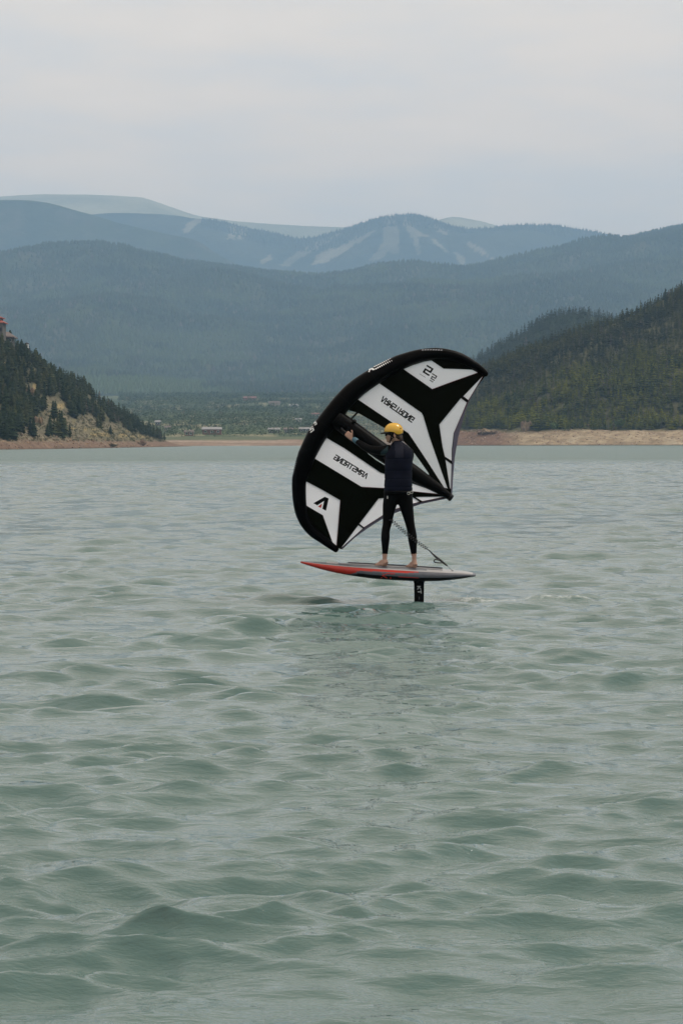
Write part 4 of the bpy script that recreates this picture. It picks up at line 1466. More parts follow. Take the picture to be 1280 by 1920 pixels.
# block lettering: strokes on a 4 x 6 grid
GL = {'A': [[(0, 0), (1.7, 6), (2.3, 6), (4, 0)]], 'R': [[(0, 0), (0, 6), (4, 6), (4, 2.6), (0, 2.6)], [(2, 2.6), (4, 0)]],
      'M': [[(0, 0), (0, 6), (2, 2.4), (4, 6), (4, 0)]], 'S': [[(4, 6), (0, 6), (0, 3), (4, 3), (4, 0), (0, 0)]],
      'T': [[(0, 6), (4, 6)], [(2, 6), (2, 0)]], 'O': [[(0, 0), (0, 6), (4, 6), (4, 0), (0, 0)]], 'N': [[(0, 0), (0, 6), (4, 0), (4, 6)]],
      'G': [[(4, 6), (0, 6), (0, 0), (4, 0), (4, 3), (2.2, 3)]], 'K': [[(0, 0), (0, 6)], [(4, 6), (0.3, 3), (4, 0)]],
      '5': [[(4, 6), (0, 6), (0, 3.2), (4, 3.2), (4, 0), (0, 0)]], '.': [[(1.2, 0), (2.2, 0)]], '-': [[(0, 3), (4, 3)]]}


def strokes(text, thick, gap=1.6):
    """list of quads in glyph units; returns quads and total width"""
    out = []; x = 0
    for ch in text:
        adv = 4.0 if ch != '.' else 2.4
        for pl in GL.get(ch, []):
            for a, b in zip(pl[:-1], pl[1:]):
                a = np.array(a, float) + (x, 0); b = np.array(b, float) + (x, 0)
                d = (b - a) / np.linalg.norm(b - a); n_ = np.array([-d[1], d[0]]) * thick / 2
                a2 = a - d * thick / 2; b2 = b + d * thick / 2
                out.append([a2 + n_, b2 + n_, b2 - n_, a2 - n_])
        x += adv + gap
    return out, x - gap


def print_on(name, text, org, ux, uy, thick, m, parent, put, slant=0.0, gap=1.6):
    """org: pixel of glyph origin; ux, uy: pixel vectors of one glyph unit right / up"""
    q, w_ = strokes(text, thick, gap)
    mb_ = MB()
    ux = np.array(ux, float); uy = np.array(uy, float)
    for k, quad in enumerate(q):
        vs = []
        for c in quad:
            r = np.array(org, float) + ux * (c[0] + slant * c[1]) + uy * c[1]
            vs.append(put(r[0], r[1], k))
        mb_.add(vs, [(0, 1, 2, 3)])
    return mb_.build(name, m, parent)


def on_canopy(off):
    return lambda x, y, k=0: P(x, y, canopy_depth(x, y) - off - .0004 * (k % 5))


def onto(bvh, off, Y0=30.0):
    def f(x, y, k=0):
        o = P(x, y, Y0); d = (P(x, y, Y0 + 1) - o).normalized()
        h = bvh.ray_cast(o, d)
        if h[0] is None:
            h = bvh.find_nearest(P(x, y, WY - .1))
            return h[0] + h[1] * off
        n3 = h[1] if h[1].dot(d) < 0 else -h[1]
        return h[0] + (n3 - d * .3) * (off + .0004 * (k % 5))
    return f


W9 = 4 * 9 + 1.6 * 8
# upper panel: runs down to the right, glyphs flipped top to bottom
u = np.array([58.0, 40.5]) / W9
v = np.array([-40.5, 58.0]) / np.linalg.norm([58, 40.5]) * 9.2 / 6
print_on('lettering', 'ARMSTRONG', (718.5, 743.5), u, v, 1.45, M['print'], PAN['up'], on_canopy(.013))
# lower panel: mirrored left to right
u = -np.array([60.0, 36.5]) / W9
v = np.array([36.5, -60.0]) / np.linalg.norm([60, 36.5]) * 8.6 / 6
print_on('lettering', 'ARMSTRONG', (685.5, 897), u, v, 1.45, M['print'], PAN['low'], on_canopy(.013))
# number, mirrored
d_ = np.array([58.0, 36.0]) / np.linalg.norm([58, 36])
nn_ = np.array([-d_[1], d_[0]])
print_on('number', '5', (801.0, 686.0), d_ * 2.7, nn_ * 2.25, 1.3, M['print'], PAN['num'], on_canopy(.013))
print_on('number', '5', (812.3, 702.0), d_ * 1.65, nn_ * 1.45, 1.25, M['print'], PAN['num'], on_canopy(.013))
print_on('number', '.', (809.0, 700.0), d_ * 1.2, nn_ * 1.2, 1.6, M['print'], PAN['num'], on_canopy(.013))
print_on('small_print', '--' '--', (787.5, 698.5), d_ * .72, nn_ * .9, 1.0, M['greyprint'], PAN['num'], on_canopy(.013), gap=.5)
print_on('small_print', '---', (806.5, 711.5), d_ * .45, nn_ * .55, 4.2, M['greyprint'], PAN['num'], on_canopy(.013), gap=.5)
# emblem on the lower white panel


def z3(x, y):
    return (540 + x / 6.4, 840 + y / 6.4)


put = on_canopy(.013)
MB().add([put(*z3(*q)) for q in [(303, 662), (440, 585), (487, 606), (455, 752), (410, 730), (432, 635), (350, 688)]], [(0, 1, 5, 6), (1, 2, 3, 4, 5)]).build('emblem', M['print'], PAN['logo'])
MB().add([put(*z3(*q)) for q in [(358, 703), (408, 665), (395, 720)]], [(0, 1, 2)]).build('emblem_triangle', M['redprint'], PAN['logo'])
# marks on the tube: emblem, slashes, number
put = onto(LEB, .006)


def z1(x, y):
    return (540 + x / 6.4, 640 + y / 6.4)


mbw = MB()
mbw.add([put(*z1(*q)) for q in [(962, 372), (975, 335), (1010, 322), (1045, 338), (1020, 350), (1000, 340), (985, 348), (978, 372)]], [(0, 1, 6, 7), (1, 2, 5, 6), (2, 3, 4, 5)])
mbw.build('emblem', M['whiteprint'], letube)
for k in range(9):
    x = 1028 + k * 24; y = 305 - k * 12.2
    wv = 17 - 1.5 * k
    MB().add([put(*z1(*q)) for q in [(x, y), (x + wv, y - wv * .5), (x + wv + 22, y - wv * .5 + 36), (x + 22, y + 36)]], [(0, 1, 2, 3)]).build('slash_mark', M['whiteprint'], letube)
print_on('number', '5', (583.2, 810.5), (1.30, -.95 * 1.0), (-.42 * .9, -1.15), 1.4, M['whiteprint'], letube, put)
print_on('number', '5', (590.5, 797.3), (.85, -.5), (-.3, -.85), 1.3, M['whiteprint'], letube, put)
for k in range(7):
    y = 866 + k * 3.6; x = 555.6 - k * .95
    MB().add([put(x, y), put(x + 1.4, y + .5), put(x + 1.1, y + 2.2), put(x - .3, y + 1.8)], [(0, 1, 2, 3)]).build('slash_mark', M['dimprint'], letube)
for k in range(8):
    x = 790 + k * 5.0; y = 656.2 - .33 * k + .05 * k * k
    MB().add([put(x, y), put(x + 3.6, y - .25), put(x + 3.8, y + 1.2), put(x + .2, y + 1.5)], [(0, 1, 2, 3)]).build('slash_mark', M['greyprint'], letube)
# valve and the two grab handles under the strut
vq = P(664, 791, WY - .15)
MB().tube([vq + Vector((-.01, .05, -.02)), vq + Vector((.005, -.01, .012)), vq + Vector((.008, -.02, .016))], [.024, .024, .016], 12).build('valve', M['blackplastic'], strut, True)


def handle(a, b, Yd):
    pa, pb = P(a[0], a[1], Yd), P(b[0], b[1], Yd + .02)
    back = Vector((0, .12, 0.03)); mb_ = MB()
    d = (pb - pa)
    pts_ = [pa + back, pa + back * .35 - d * .03, pa + d * .1, pa + d * .5, pa + d * .9, pb + back * .35 + d * .03, pb + back]
    return mb_.tube([Vector(q) for q in catmull(pts_, 4)], .014, 10).build('handle', M['blackplastic'], wing, True)


HA = ((641, 806), (671, 828))
handle(*HA, WY - .245)
handle((722, 862), (766, 890), WY - .245)
# ------------------------------------------------------------------ foil board
board = thing('foil_board', P(785, 1130, RY), 'red and grey foil board riding above the water on its black mast', 'board')
BN, BT = 563.5, 891.0
BY = RY + .04
topf = sinterp([(560, 1051.8), (600, 1056.5), (660, 1061.5), (730, 1066), (789, 1069.5), (850, 1073), (875, 1074.5), (891, 1077.5)])
botf = sinterp([(560, 1054.5), (575, 1059.5), (600, 1067.5), (630, 1075), (660, 1080.5), (700, 1086), (730, 1088.2), (770, 1090.3), (800, 1091), (830, 1089.8), (860, 1086.5), (880, 1083), (891, 1080.5)])
widf = sinterp([(563, .012), (568, .04), (585, .10), (615, .17), (660, .235), (720, .272), (790, .272), (840, .235), (870, .185), (885, .14), (891, .10)])


def board_pt(px, th):
    """th 0..2pi round the section: 0 = near rail, pi/2 = deck, pi = far rail, 3pi/2 = bottom"""
    w = float(widf(px)); zt_, zb = P(px, float(topf(px)), BY - w).z, P(px, float(botf(px)), BY - w * .6).z
    c, s = math.cos(th), math.sin(th)
    e = .42
    cy = math.copysign(abs(c) ** e, c); cz = math.copysign(abs(s) ** .78, s)
    zm = zb + (zt_ - zb) * .56
    z = zm + cz * ((zt_ - zm) if s >= 0 else (zm - zb))
    y = BY - cy * w * (1 - .10 * max(0, cz) ** 2)
    tilt = .045 * (y - (BY - w)) if s > -.2 else .02 * (y - (BY - w))
    x = P(px, 1066, y).x
    return Vector((x, y, z + tilt))


mb = MB()
nx, nth = 190, 56
for i in range(nx + 1):
    px = BN + (BT - BN) * (i / nx)
    for k in range(nth):
        mb.v.append(board_pt(px, 2 * math.pi * k / nth + .0001))
for i in range(nx):
    px = BN + (BT - BN) * ((i + .5) / nx)
    tp, bt = float(topf(px)), float(botf(px))
    for k in range(nth):
        a = i * nth + k; b = i * nth + (k + 1) % nth
        mb.f.append((a, b, b + nth, a + nth))
        th = 2 * math.pi * (k + .5) / nth
        s = math.sin(th); c = math.cos(th)
        m_ = 0
        if s > 0 and abs(c) < .80 and px < 885:
            m_ = 2 if (c > .5 or px > 800) else 0     # pale deck edge and tail
            if px < 612: m_ = 0 if c < .5 else 2
        elif s < np.interp(px, [563, 645, 668, 672], [-1.1, -.9, -.4, -.22]):
            m_ = 3
        else:
            # side: red from the nose, narrowing to a stripe towards the tail
            if c > 0 or px < 640:
                lim = np.interp(px, [563, 640, 655, 672, 700, 760, 783, 790], [-1.2, -.9, -.6, .05, .18, .22, .45, 1.2])
                if s > lim: m_ = 1
        mb.m.append(m_)
mb.f.append(tuple(range(nth))[::-1]); mb.m.append(1)
mb.f.append(tuple(nx * nth + k for k in range(nth))); mb.m.append(2)
hull = mb.build('hull', [M['boardgrey'], M['boardred'], M['boardwhite'], M['boarddark']], board, True)
HB = BVHTree.FromPolygons([Vector(q) for q in mb.v], mb.f)


def deck_z(x, y):
    h = HB.ray_cast(Vector((x, y, 3)), Vector((0, 0, -1)))
    return h[0].z if h[0] is not None else 0.45


# deck pad in two strips
def deck_strip(name, pxa, pxb, ya, yb, th, m):
    mb_ = MB(); n_ = 36
    for i in range(n_ + 1):
        px = pxa + (pxb - pxa) * i / n_
        for (yy, dz) in ((ya, -.004), (ya, th), (yb, th), (yb, -.004)):
            y = BY + yy * float(widf(px)); x = P(px, 1066, y).x
            mb_.v.append(Vector((x, y, deck_z(x, y) + dz)))
    for i in range(n_):
        for k in range(3):
            mb_.f.append((4 * i + k, 4 * i + k + 1, 4 * i + 5 + k, 4 * i + 4 + k)); mb_.m.append(0)
    mb_.f += [(0, 1, 2, 3), (4 * n_ + 3, 4 * n_ + 2, 4 * n_ + 1, 4 * n_)]; mb_.m += [0, 0]
    return mb_.build(name, m, board)


deck_strip('deck_pad', 636, 829, -.30, .30, .006, M['padgrey'])
deck_strip('deck_pad', 652, 829, .33, .80, .022, M['pad'])
deck_strip('nose_pad', 612, 634, -.55, .55, .010, M['boardwhite'])
# lettering on the near rail
put = onto(HB, .003)
print_on('lettering', 'KT', (715, 1082.6), (2.35, .12), (.25, -1.28), 1.15, M['redprint'], hull, put, slant=.05, gap=1.2)
print_on('lettering', '--------', (747, 1082.6), (.95, .05), (.0, -.42), 1.9, M['redprint'], hull, put, gap=.9)
# mast
mb = MB()
ms = []
for (py, ch, tk) in ((1086, 25, .034), (1090, 21.5, .028), (1093, 19.2, .024), (1098, 18.6, .022), (1130, 18.0, .022), (1190, 17.5, .022)):
    ring = []
    cz = P(785.2, py, RY)
    for k in range(20):
        a = 2 * math.pi * k / 20
        ring.append(cz + Vector((math.cos(a) * ch / 300.0, math.sin(a) * tk / 2 * (1 - .25 * math.cos(a)), 0)))
    ms.append(ring)
mb.v = [q for r in ms for q in r]
for i in range(len(ms) - 1):
    for k in range(20):
        a = i * 20 + k; b = i * 20 + (k + 1) % 20
        mb.f.append((a, b, b + 20, a + 20)); mb.m.append(0)
mb.f.append(tuple(100 + k for k in range(20))); mb.m.append(0)
mast = mb.build('mast', M['mast'], board, True)
MSB = BVHTree.FromPolygons([Vector(q) for q in mb.v], mb.f)
put = onto(MSB, .003)
print_on('lettering', 'KT', (782.0, 1099.5), (.15, 1.35), (.95, 0), 1.0, M['whiteprint'], mast, put, gap=1.5)
print_on('lettering', '-', (783.6, 1119.5), (.05, .9), (.6, 0), 1.6, M['dimprint'], mast, put)
# foil under water: front and rear wing on a fuselage
fz = P(785, 1130, RY) + Vector((0, 0, -.40))
MB().tube([fz + Vector((-.42, 0, 0)), fz + Vector((-.3, 0, 0)), fz + Vector((.3, 0, 0)), fz + Vector((.42, 0, 0))], [.008, .016, .014, .006], 10).build('fuselage', M['mast'], board, True)
for dx_, sp2, ch in ((-.3, .48, .16), (.36, .21, .08)):
    mb = MB(); n_ = 16
    for i in range(n_ + 1):
        u_ = -1 + 2 * i / n_
        c_ = ch * math.sqrt(max(.06, 1 - u_ * u_ * .95))
        for (a, zz_) in ((-.5, 0), (-.1, .010), (.5, 0), (-.1, -.006)):
            mb.v.append(fz + Vector((dx_ + a * c_ + .05 * u_ * u_, u_ * sp2, zz_ - .04 * u_ * u_)))
    for i in range(n_):
        for k in range(4):
            mb.f.append((4 * i + k, 4 * i + (k + 1) % 4, 4 * i + 4 + (k + 1) % 4, 4 * i + 4 + k)); mb.m.append(0)
    mb.build('foil_wing', M['mast'], board, True)


# ------------------------------------------------------------------ rider
def R(px, py, dy=0.0):
    return P(px, py, RY + dy)


base = R(747, 1066, 0)
person = thing('person', base, 'person in yellow helmet, navy vest and black wetsuit standing barefoot on the board', 'person')
SCL = 1 / 150.0


def limb(mb_, joints, n=6, sides=16):
    """joints: (px, py, dy, radius px)"""
    c = catmull(joints, n)
    mb_.tube([R(q[0], q[1], q[2]) for q in c], [q[3] * SCL for q in c], sides)


def rings(mb_, rows, sides=28, e=.85):
    """stack of level oval rings: (px, py, dy, half width px, half depth m)"""
    vs = []
    c = catmull(rows, 5)
    for q in c:
        o = R(q[0], q[1], q[2])
        for k in range(sides):
            a = 2 * math.pi * k / sides
            ca, sa = math.cos(a), math.sin(a)
            vs.append(o + Vector((math.copysign(abs(ca) ** e, ca) * q[3] * SCL, math.copysign(abs(sa) ** e, sa) * q[4], 0)))
    fs = []
    for i in range(len(c) - 1):
        for k in range(sides):
            a = i * sides + k; b = i * sides + (k + 1) % sides
            fs.append((a, b, b + sides, a + sides))
    fs.append(tuple(range(sides))[::-1]); fs.append(tuple((len(c) - 1) * sides + k for k in range(sides)))
    mb_.add(vs, fs)


def voxel(mb_, name, size, smooth_it=4):
    me = bpy.data.meshes.new(name)
    me.from_pydata([tuple(q) for q in mb_.v], [], mb_.f); me.update()
    bm = bmesh.new(); bm.from_mesh(me)
    bmesh.ops.recalc_face_normals(bm, faces=bm.faces); bm.to_mesh(me); bm.free()
    o = bpy.data.objects.new(name, me); COL.objects.link(o)
    md = o.modifiers.new('r', 'REMESH'); md.mode = 'VOXEL'; md.voxel_size = size
    ms_ = o.modifiers.new('s', 'SMOOTH'); ms_.factor = .5; ms_.iterations = smooth_it
    dg = bpy.context.evaluated_depsgraph_get()
    ev = o.evaluated_get(dg)
    me2 = bpy.data.meshes.new_from_object(ev)
    V = np.zeros(len(me2.vertices) * 3, np.float32); me2.vertices.foreach_get('co', V)
    Fc = [tuple(p.vertices) for p in me2.polygons]
    bpy.data.objects.remove(o, do_unlink=True)
    bpy.data.meshes.remove(me); bpy.data.meshes.remove(me2)
    return V.reshape(-1, 3).astype(float), Fc


mb = MB()
# torso and hips
rings(mb, [(746, 946, .02, 13, .055), (746, 934, .01, 25, .10), (746, 922, .0, 26.5, .118), (746.5, 905, .0, 24.5, .108), (746.5, 885, .01, 24.2, .108), (747, 865, .02, 24.5, .115),
           (748, 850, .02, 23.5, .108), (748, 841, .02, 19, .085), (746, 833, .02, 9, .06)])
# neck
limb(mb, [(747, 840, .02, 9.5), (743, 829, .015, 8.4), (740, 818, .0, 8.2), (738, 808, 0, 7.5)])
# head: skull, jaw, nose, ears, brow
hc = R(738, 808, 0)
ry = Matrix.Rotation(math.radians(12), 3, 'Z')
mb.ell(hc, (.098, .075, .098), ry, 20, 14)
mb.ell(R(730.5, 816.5, -.005), (.056, .056, .072), ry, 16, 12)
mb.ell(R(728.6, 826.0, -.005), (.030, .036, .026), ry, 12, 8)
limb(mb, [(726.0, 814.5, -.012, .9), (724.0, 818.5, -.014, 1.5), (723.2, 820.7, -.014, 1.7), (725.6, 822, -.012, 1.2)], 3, 10)
mb.ell(R(725.6, 813.2, -.012), (.014, .045, .011), ry, 10, 8)
mb.ell(R(725.4, 824.6, -.012), (.011, .024, .007), ry, 10, 6)
for dy_ in (-.082, .078):
    mb.ell(R(739.5, 816.5, dy_), (.018, .010, .030), ry, 10, 8)
# legs
limb(mb, [(734, 930, .0, 14.8), (730, 947, .0, 13.0), (727.5, 965, -.005, 10.6), (725.5, 982, -.015, 8.6), (722.8, 995, -.022, 7.9), (722.2, 1008, -.03, 8.3), (722, 1020, -.03, 7.2), (721.6, 1034, -.025, 5.6), (721.2, 1040, -.025, 5.1)])
limb(mb, [(758, 930, .0, 15.0), (761, 947, .0, 13.4), (764.8, 965, -.005, 10.8), (768.2, 982, -.015, 8.9), (771, 995, -.022, 8.3), (772.8, 1008, -.03, 8.7), (773.8, 1020, -.03, 7.6), (775, 1034, -.025, 5.8), (775.3, 1040, -.025, 5.2)])


def foot(ax, ay, sole_y, dirx, diry, dy0):
    """ankle pixel, sole row, heading of the toes in metres (x, y)"""
    d = Vector((dirx, diry, 0)).normalized(); sd_ = Vector((-d.y, d.x, 0))
    an = R(ax, ay, dy0)
    zs = deck_z(an.x, an.y) + .004
    an0 = Vector((an.x, an.y, zs))

    def chain(pts_, n=4, sides=12):
        c = catmull([tuple(q[0]) + (q[1],) for q in pts_], n)
        mb.tube([Vector(q[:3]) for q in c], [q[3] for q in c], sides)
    limb(mb, [(ax, 1033, dy0, 4.9), (ax, ay - 3, dy0, 4.4), (ax, ay + 4, dy0, 4.3)], 4)
    pz = Vector((0, 0, 1))
    chain([(Vector(R(ax, ay + 3, dy0)), .030), (an0 + pz * .055 - d * .008, .036), (an0 + pz * .034 - d * .026, .033), (an0 + pz * .030 - d * .030, .028)])
    chain([(an0 + pz * .060 - d * .005, .034), (an0 + pz * .048 + d * .05, .036), (an0 + pz * .030 + d * .10, .030), (an0 + pz * .020 + d * .145, .022)])
    for s_ in (-1, 1):
        chain([(an0 + pz * .028 - d * .02 + sd_ * s_ * .008, .026), (an0 + pz * .024 + d * .06 + sd_ * s_ * .022, .024), (an0 + pz * .018 + d * .14 + sd_ * s_ * .024, .018)])
    for k in range(5):
        o = (k - 2) * .0165
        ln = .205 - .008 * k
        rr = .0115 if k == 0 else .0085
        chain([(an0 + pz * .016 + d * .14 + sd_ * o, .013), (an0 + pz * .015 + d * (ln - .02) + sd_ * o * 1.1, rr), (an0 + pz * .010 + d * ln + sd_ * o * 1.1, rr * .85)], 3, 8)


foot(721, 1047, 1065, -.62, .78, -.03)
foot(776, 1047, 1067, -.46, .89, -.03)
# left arm reaching to the front handle, right arm in front of the body to the rear handle
HY = WY - .245 - RY           # handle distance relative to the rider
limb(mb, [(738, 846, .02, 11), (726, 844, .03, 10.2), (712, 845, .10, 8.8), (697, 843, .19, 7.6), (690, 841, .23, 7.2), (680, 835.5, .30, 6.8), (668, 827, .37, 4.9), (664.5, 824.5, .385, 4.3)])
limb(mb, [(758, 847, .02, 11), (766, 849, .05, 9.4), (766, 860, .13, 8.4), (762, 873, .20, 7.2), (757, 876, .24, 6.8), (752, 876, .32, 5.8), (748, 878, .385, 4.6)])


def hand(wx, wy, wdy, kx, ky, kdy, ax, tx, ty):
    """wrist, knuckle centre, finger spread axis (unit, world), thumb tip px"""
    w_ = R(wx, wy, wdy); kc = R(kx, ky, kdy)
    d = (kc - w_).normalized()
    ax = (ax - d * ax.dot(d)).normalized()
    nn2 = d.cross(ax)
    if nn2.y < 0: nn2 = -nn2          # away from the camera: the side that closes on the bar
    for k in range(4):
        o = (k - 1.5) * .0185
        mb.tube([w_ + ax * o * .55, w_ + (kc - w_) * .5 + ax * o * .85, kc + ax * o], [.019, .0175, .0125], 10)
        ln = (.90, 1.0, .96, .78)[k]
        k0 = kc + ax * o
        a1 = k0 + (d * .030 + nn2 * .010) * ln
        a2 = a1 + (d * .012 + nn2 * .026) * ln
        a3 = a2 + (-d * .012 + nn2 * .018) * ln
        c = catmull([tuple(k0), tuple(a1), tuple(a2), tuple(a3)], 4)
        mb.tube([Vector(q) for q in c], [.0115 - .0028 * i / len(c) for i in range(len(c))], 10)
    t0 = w_ + (kc - w_) * .30 + ax * .026
    tip = R(tx, ty, kdy + .0)
    c = catmull([tuple(t0), tuple(t0 + (tip - t0) * .5 + ax * .008), tuple(tip)], 4)
    mb.tube([Vector(q) for q in c], [.0155 - .005 * i / len(c) for i in range(len(c))], 10)


hb = (P(HA[1][0], HA[1][1], WY) - P(HA[0][0], HA[0][1], WY)).normalized()
hand(664.5, 824.5, .385, 653.5, 815.5, HY - .03, Vector((.45, 0, .9)), 658, 806.5)
hand(748, 878, .385, 742, 873, HY - .03, Vector((.6, 0, .8)), 747, 866)
VB, FB = voxel(mb, 'body', .0078, 4)
ppx, ppy = proj(VB[:, 0], VB[:, 1], VB[:, 2])
cen = np.array([VB[list(f)].mean(0) for f in FB])
cx, cy_ = proj(cen[:, 0], cen[:, 1], cen[:, 2])
mi = np.zeros(len(FB), int)                                     # 0 wetsuit, 1 skin, 2 teal
mi[cy_ > 1038.5] = 1
mi[(cy_ < 829.5) & (cx > 716)] = 1
mi[(cx < 661) & (cy_ < 835)] = 1
mi[(cen[:, 1] > RY + .375) & (cx > 735) & (cx < 752)] = 1
# teal shoulder panel on the reaching arm
ta = (cx > 712.5) & (cx < 727) & (cy_ > 836) & (cy_ > 858 - (cx - 712) * .9 - 9) & (cy_ < 862)
mi[ta & (mi == 0)] = 2
body = mk('body', VB, FB, [M['wetsuit'], M['skin'], M['teal']], person, True, mi)
# trouser and sleeve hems, watch cuff
for (hx, hy, hd, hr) in ((721.3, 1038, -.025, 5.5), (775.2, 1038, -.025, 5.6)):
    MB().tube([R(hx, hy - 1.6, hd), R(hx, hy + .2, hd), R(hx, hy + .9, hd)], [hr * SCL, hr * SCL * .97, hr * SCL * .86], 20, caps=False).build('trouser_hem', M['wetsuit'], person, True)
c1, c2 = R(669.8, 828.4, .355), R(661.8, 822.3, .40)
MB().tube([c1, c1 + (c2 - c1) * .15, c1 + (c2 - c1) * .8, c2], [5.0 * SCL, 5.5 * SCL, 5.0 * SCL, 4.4 * SCL], 18, caps=False).build('wrist_cuff', M['cuff'], person, True)

# vest: quilted shell over the torso
VR = [(746.3, 921, .0, 25.0, .126), (746.3, 918.5, .0, 26.6, .134), (746.3, 908, .0, 26.2, .134), (746.3, 898, .0, 25.8, .130), (746.4, 888, .01, 25.7, .130), (746.6, 876, .01, 25.8, .132),
      (747, 866, .02, 26.0, .136), (747.6, 856, .02, 25.6, .136), (748, 849, .02, 24.6, .128), (748.3, 843, .02, 22.2, .112), (748, 838, .02, 18.6, .096), (747, 833.2, .02, 14.2, .082), (745.8, 829.5, .018, 10.8, .072), (745.2, 827.2, .018, 9.9, .068)]
SEAM = [913.0, 898.0, 882.5, 860.5]
mb = MB()
sides = 72
rows = catmull(VR, 9)
for q in rows:
    o = R(q[0], q[1], q[2])
    g = 1.0
    for s_ in SEAM:
        g -= .035 * math.exp(-((q[1] - s_) / .9) ** 2)
    puff = 1.0
    for k in range(sides):
        a = 2 * math.pi * k / sides
        ca, sa = math.cos(a), math.sin(a)
        gx = g
        xx = math.copysign(abs(ca) ** .85, ca) * q[3]
        if sa < 0 and 833 < q[1] < 861:      # two upright seams on the upper back
            for xs_ in (-9.0 + (q[1] - 833) * .03, 8.0 - (q[1] - 833) * .02):
                gx -= .04 * math.exp(-((xx - xs_) / .9) ** 2)
        mb.v.append(o + Vector((xx * SCL * g, math.copysign(abs(sa) ** .85, sa) * q[4] * gx, 0)))
for i in range(len(rows) - 1):
    for k in range(sides):
        a = i * sides + k; b = i * sides + (k + 1) % sides
        mb.f.append((a, b, b + sides, a + sides)); 
        sa = math.sin(2 * math.pi * (k + .5) / sides); py = (rows[i][1] + rows[i + 1][1]) / 2
        xx = math.copysign(abs(math.cos(2 * math.pi * (k + .5) / sides)) ** .85, math.cos(2 * math.pi * (k + .5) / sides)) * rows[i][3]
        mb.m.append(1 if (sa < 0 and py < 858.5 and -8.4 < xx < 7.6) else 0)
vest = mb.build('vest', [M['vest'], M['vestpanel']], person, True)
VBV = BVHTree.FromPolygons([Vector(q) for q in mb.v], mb.f)
# piping round collar and hem, belt with rings
MB().tube([R(745.2 + 9.9 * math.cos(a), 827.2, .018) + Vector((0, .068 * math.sin(a), 0)) for a in np.linspace(0, 2 * math.pi, 40)], .006, 8).build('collar', M['vest'], vest, True)
put = onto(VBV, .003, 31.0)
mbp = MB().tube([put(x, y) for x, y in ((752.5, 827.5), (756, 830.2), (760.5, 833.5))], .0055, 8); mbp.build('shoulder_piping', M['greyprint'], vest, True)
mbb = MB()
bl = [R(746.3 + 25.5 * math.cos(a), 922.5, 0) + Vector((0, .132 * math.sin(a), 0)) for a in np.linspace(0, 2 * math.pi, 48)]
mbb.tube(bl, .017, 8).build('waist_belt', M['wetsuit'], person, True)
for (qx, qy) in ((765.5, 925.0), (771, 923.2)):
    ctr = R(qx, qy, -.115 if qx < 768 else -.085)
    MB().tube([ctr + Vector((.016 * math.cos(a), -.008, .016 * math.sin(a))) for a in np.linspace(0, 2 * math.pi, 20)], .0042, 8).build('belt_ring', M['metal'], person, True)
MB().box(R(726, 932.5, -.10), (.014, .012, .035)).build('belt_buckle', M['metal'], person)

# hair at the nape
mb = MB()
mb.ell(R(745.5, 818.0, .004), (.058, .066, .046), None, 18, 12)
for k in range(46):
    a = random.uniform(-1.25, 1.25)
    p = R(745.5, 819, .0) + Vector((math.cos(a) * .052, math.sin(a) * .062, random.uniform(-.02, .01)))
    mb.tube([p, p + Vector((.006, 0, -.02)), p + Vector((random.uniform(-.006, .008), 0, -.034))], [.007, .006, .002], 5)
mb.build('hair', M['hair'], person, True)

# helmet: shell with a scalloped lower edge
hcn = R(737.7, 807.8, 0)
mb = MB()
nu, nv = 64, 18


def brim(az):
    """lower edge height of the shell over the head centre, az 0 = back (right), pi = face (left)"""
    a = abs(az)
    return np.interp(a, [0, .5, 1.0, 1.35, 1.7, 2.2, 2.6, math.pi], [-.034, -.040, -.052, -.050, -.020, -.010, -.014, -.016])


tiltm = Matrix.Rotation(math.radians(8), 3, 'Z') @ Matrix.Rotation(math.radians(-3), 3, 'Y')
for j in range(nv + 1):
    for i in range(nu):
        az = 2 * math.pi * i / nu
        if az > math.pi: az -= 2 * math.pi
        zl = float(brim(az))
        t = j / nv
        rx_, ry_, rz_ = .119, .098, .101
        phi0 = math.asin(max(-1, min(1, zl / rz_)))
        phi = phi0 + (math.pi / 2 - phi0) * t
        rr = math.cos(phi) ** .92 if math.cos(phi) > 0 else 0
        q = Vector((rx_ * rr * math.cos(az), ry_ * rr * math.sin(az), rz_ * math.sin(phi)))
        mb.v.append(hcn + tiltm @ q)
for j in range(nv):
    for i in range(nu):
        a = j * nu + i; b = j * nu + (i + 1) % nu
        mb.f.append((a, b, b + nu, a + nu)); mb.m.append(0)
helmet = mb.build('helmet', M['helmet'], person, True)
HLB = BVHTree.FromPolygons([Vector(q) for q in mb.v], mb.f)
so = helmet.modifiers.new('thickness', 'SOLIDIFY'); so.thickness = .008; so.offset = -1
# liner under the shell
mb = MB()
mb.ell(hcn + Vector((.0, 0, -.012)), (.104, .084, .082), tiltm, 28, 14)
mb.build('helmet_liner', M['blackplastic'], helmet, True)
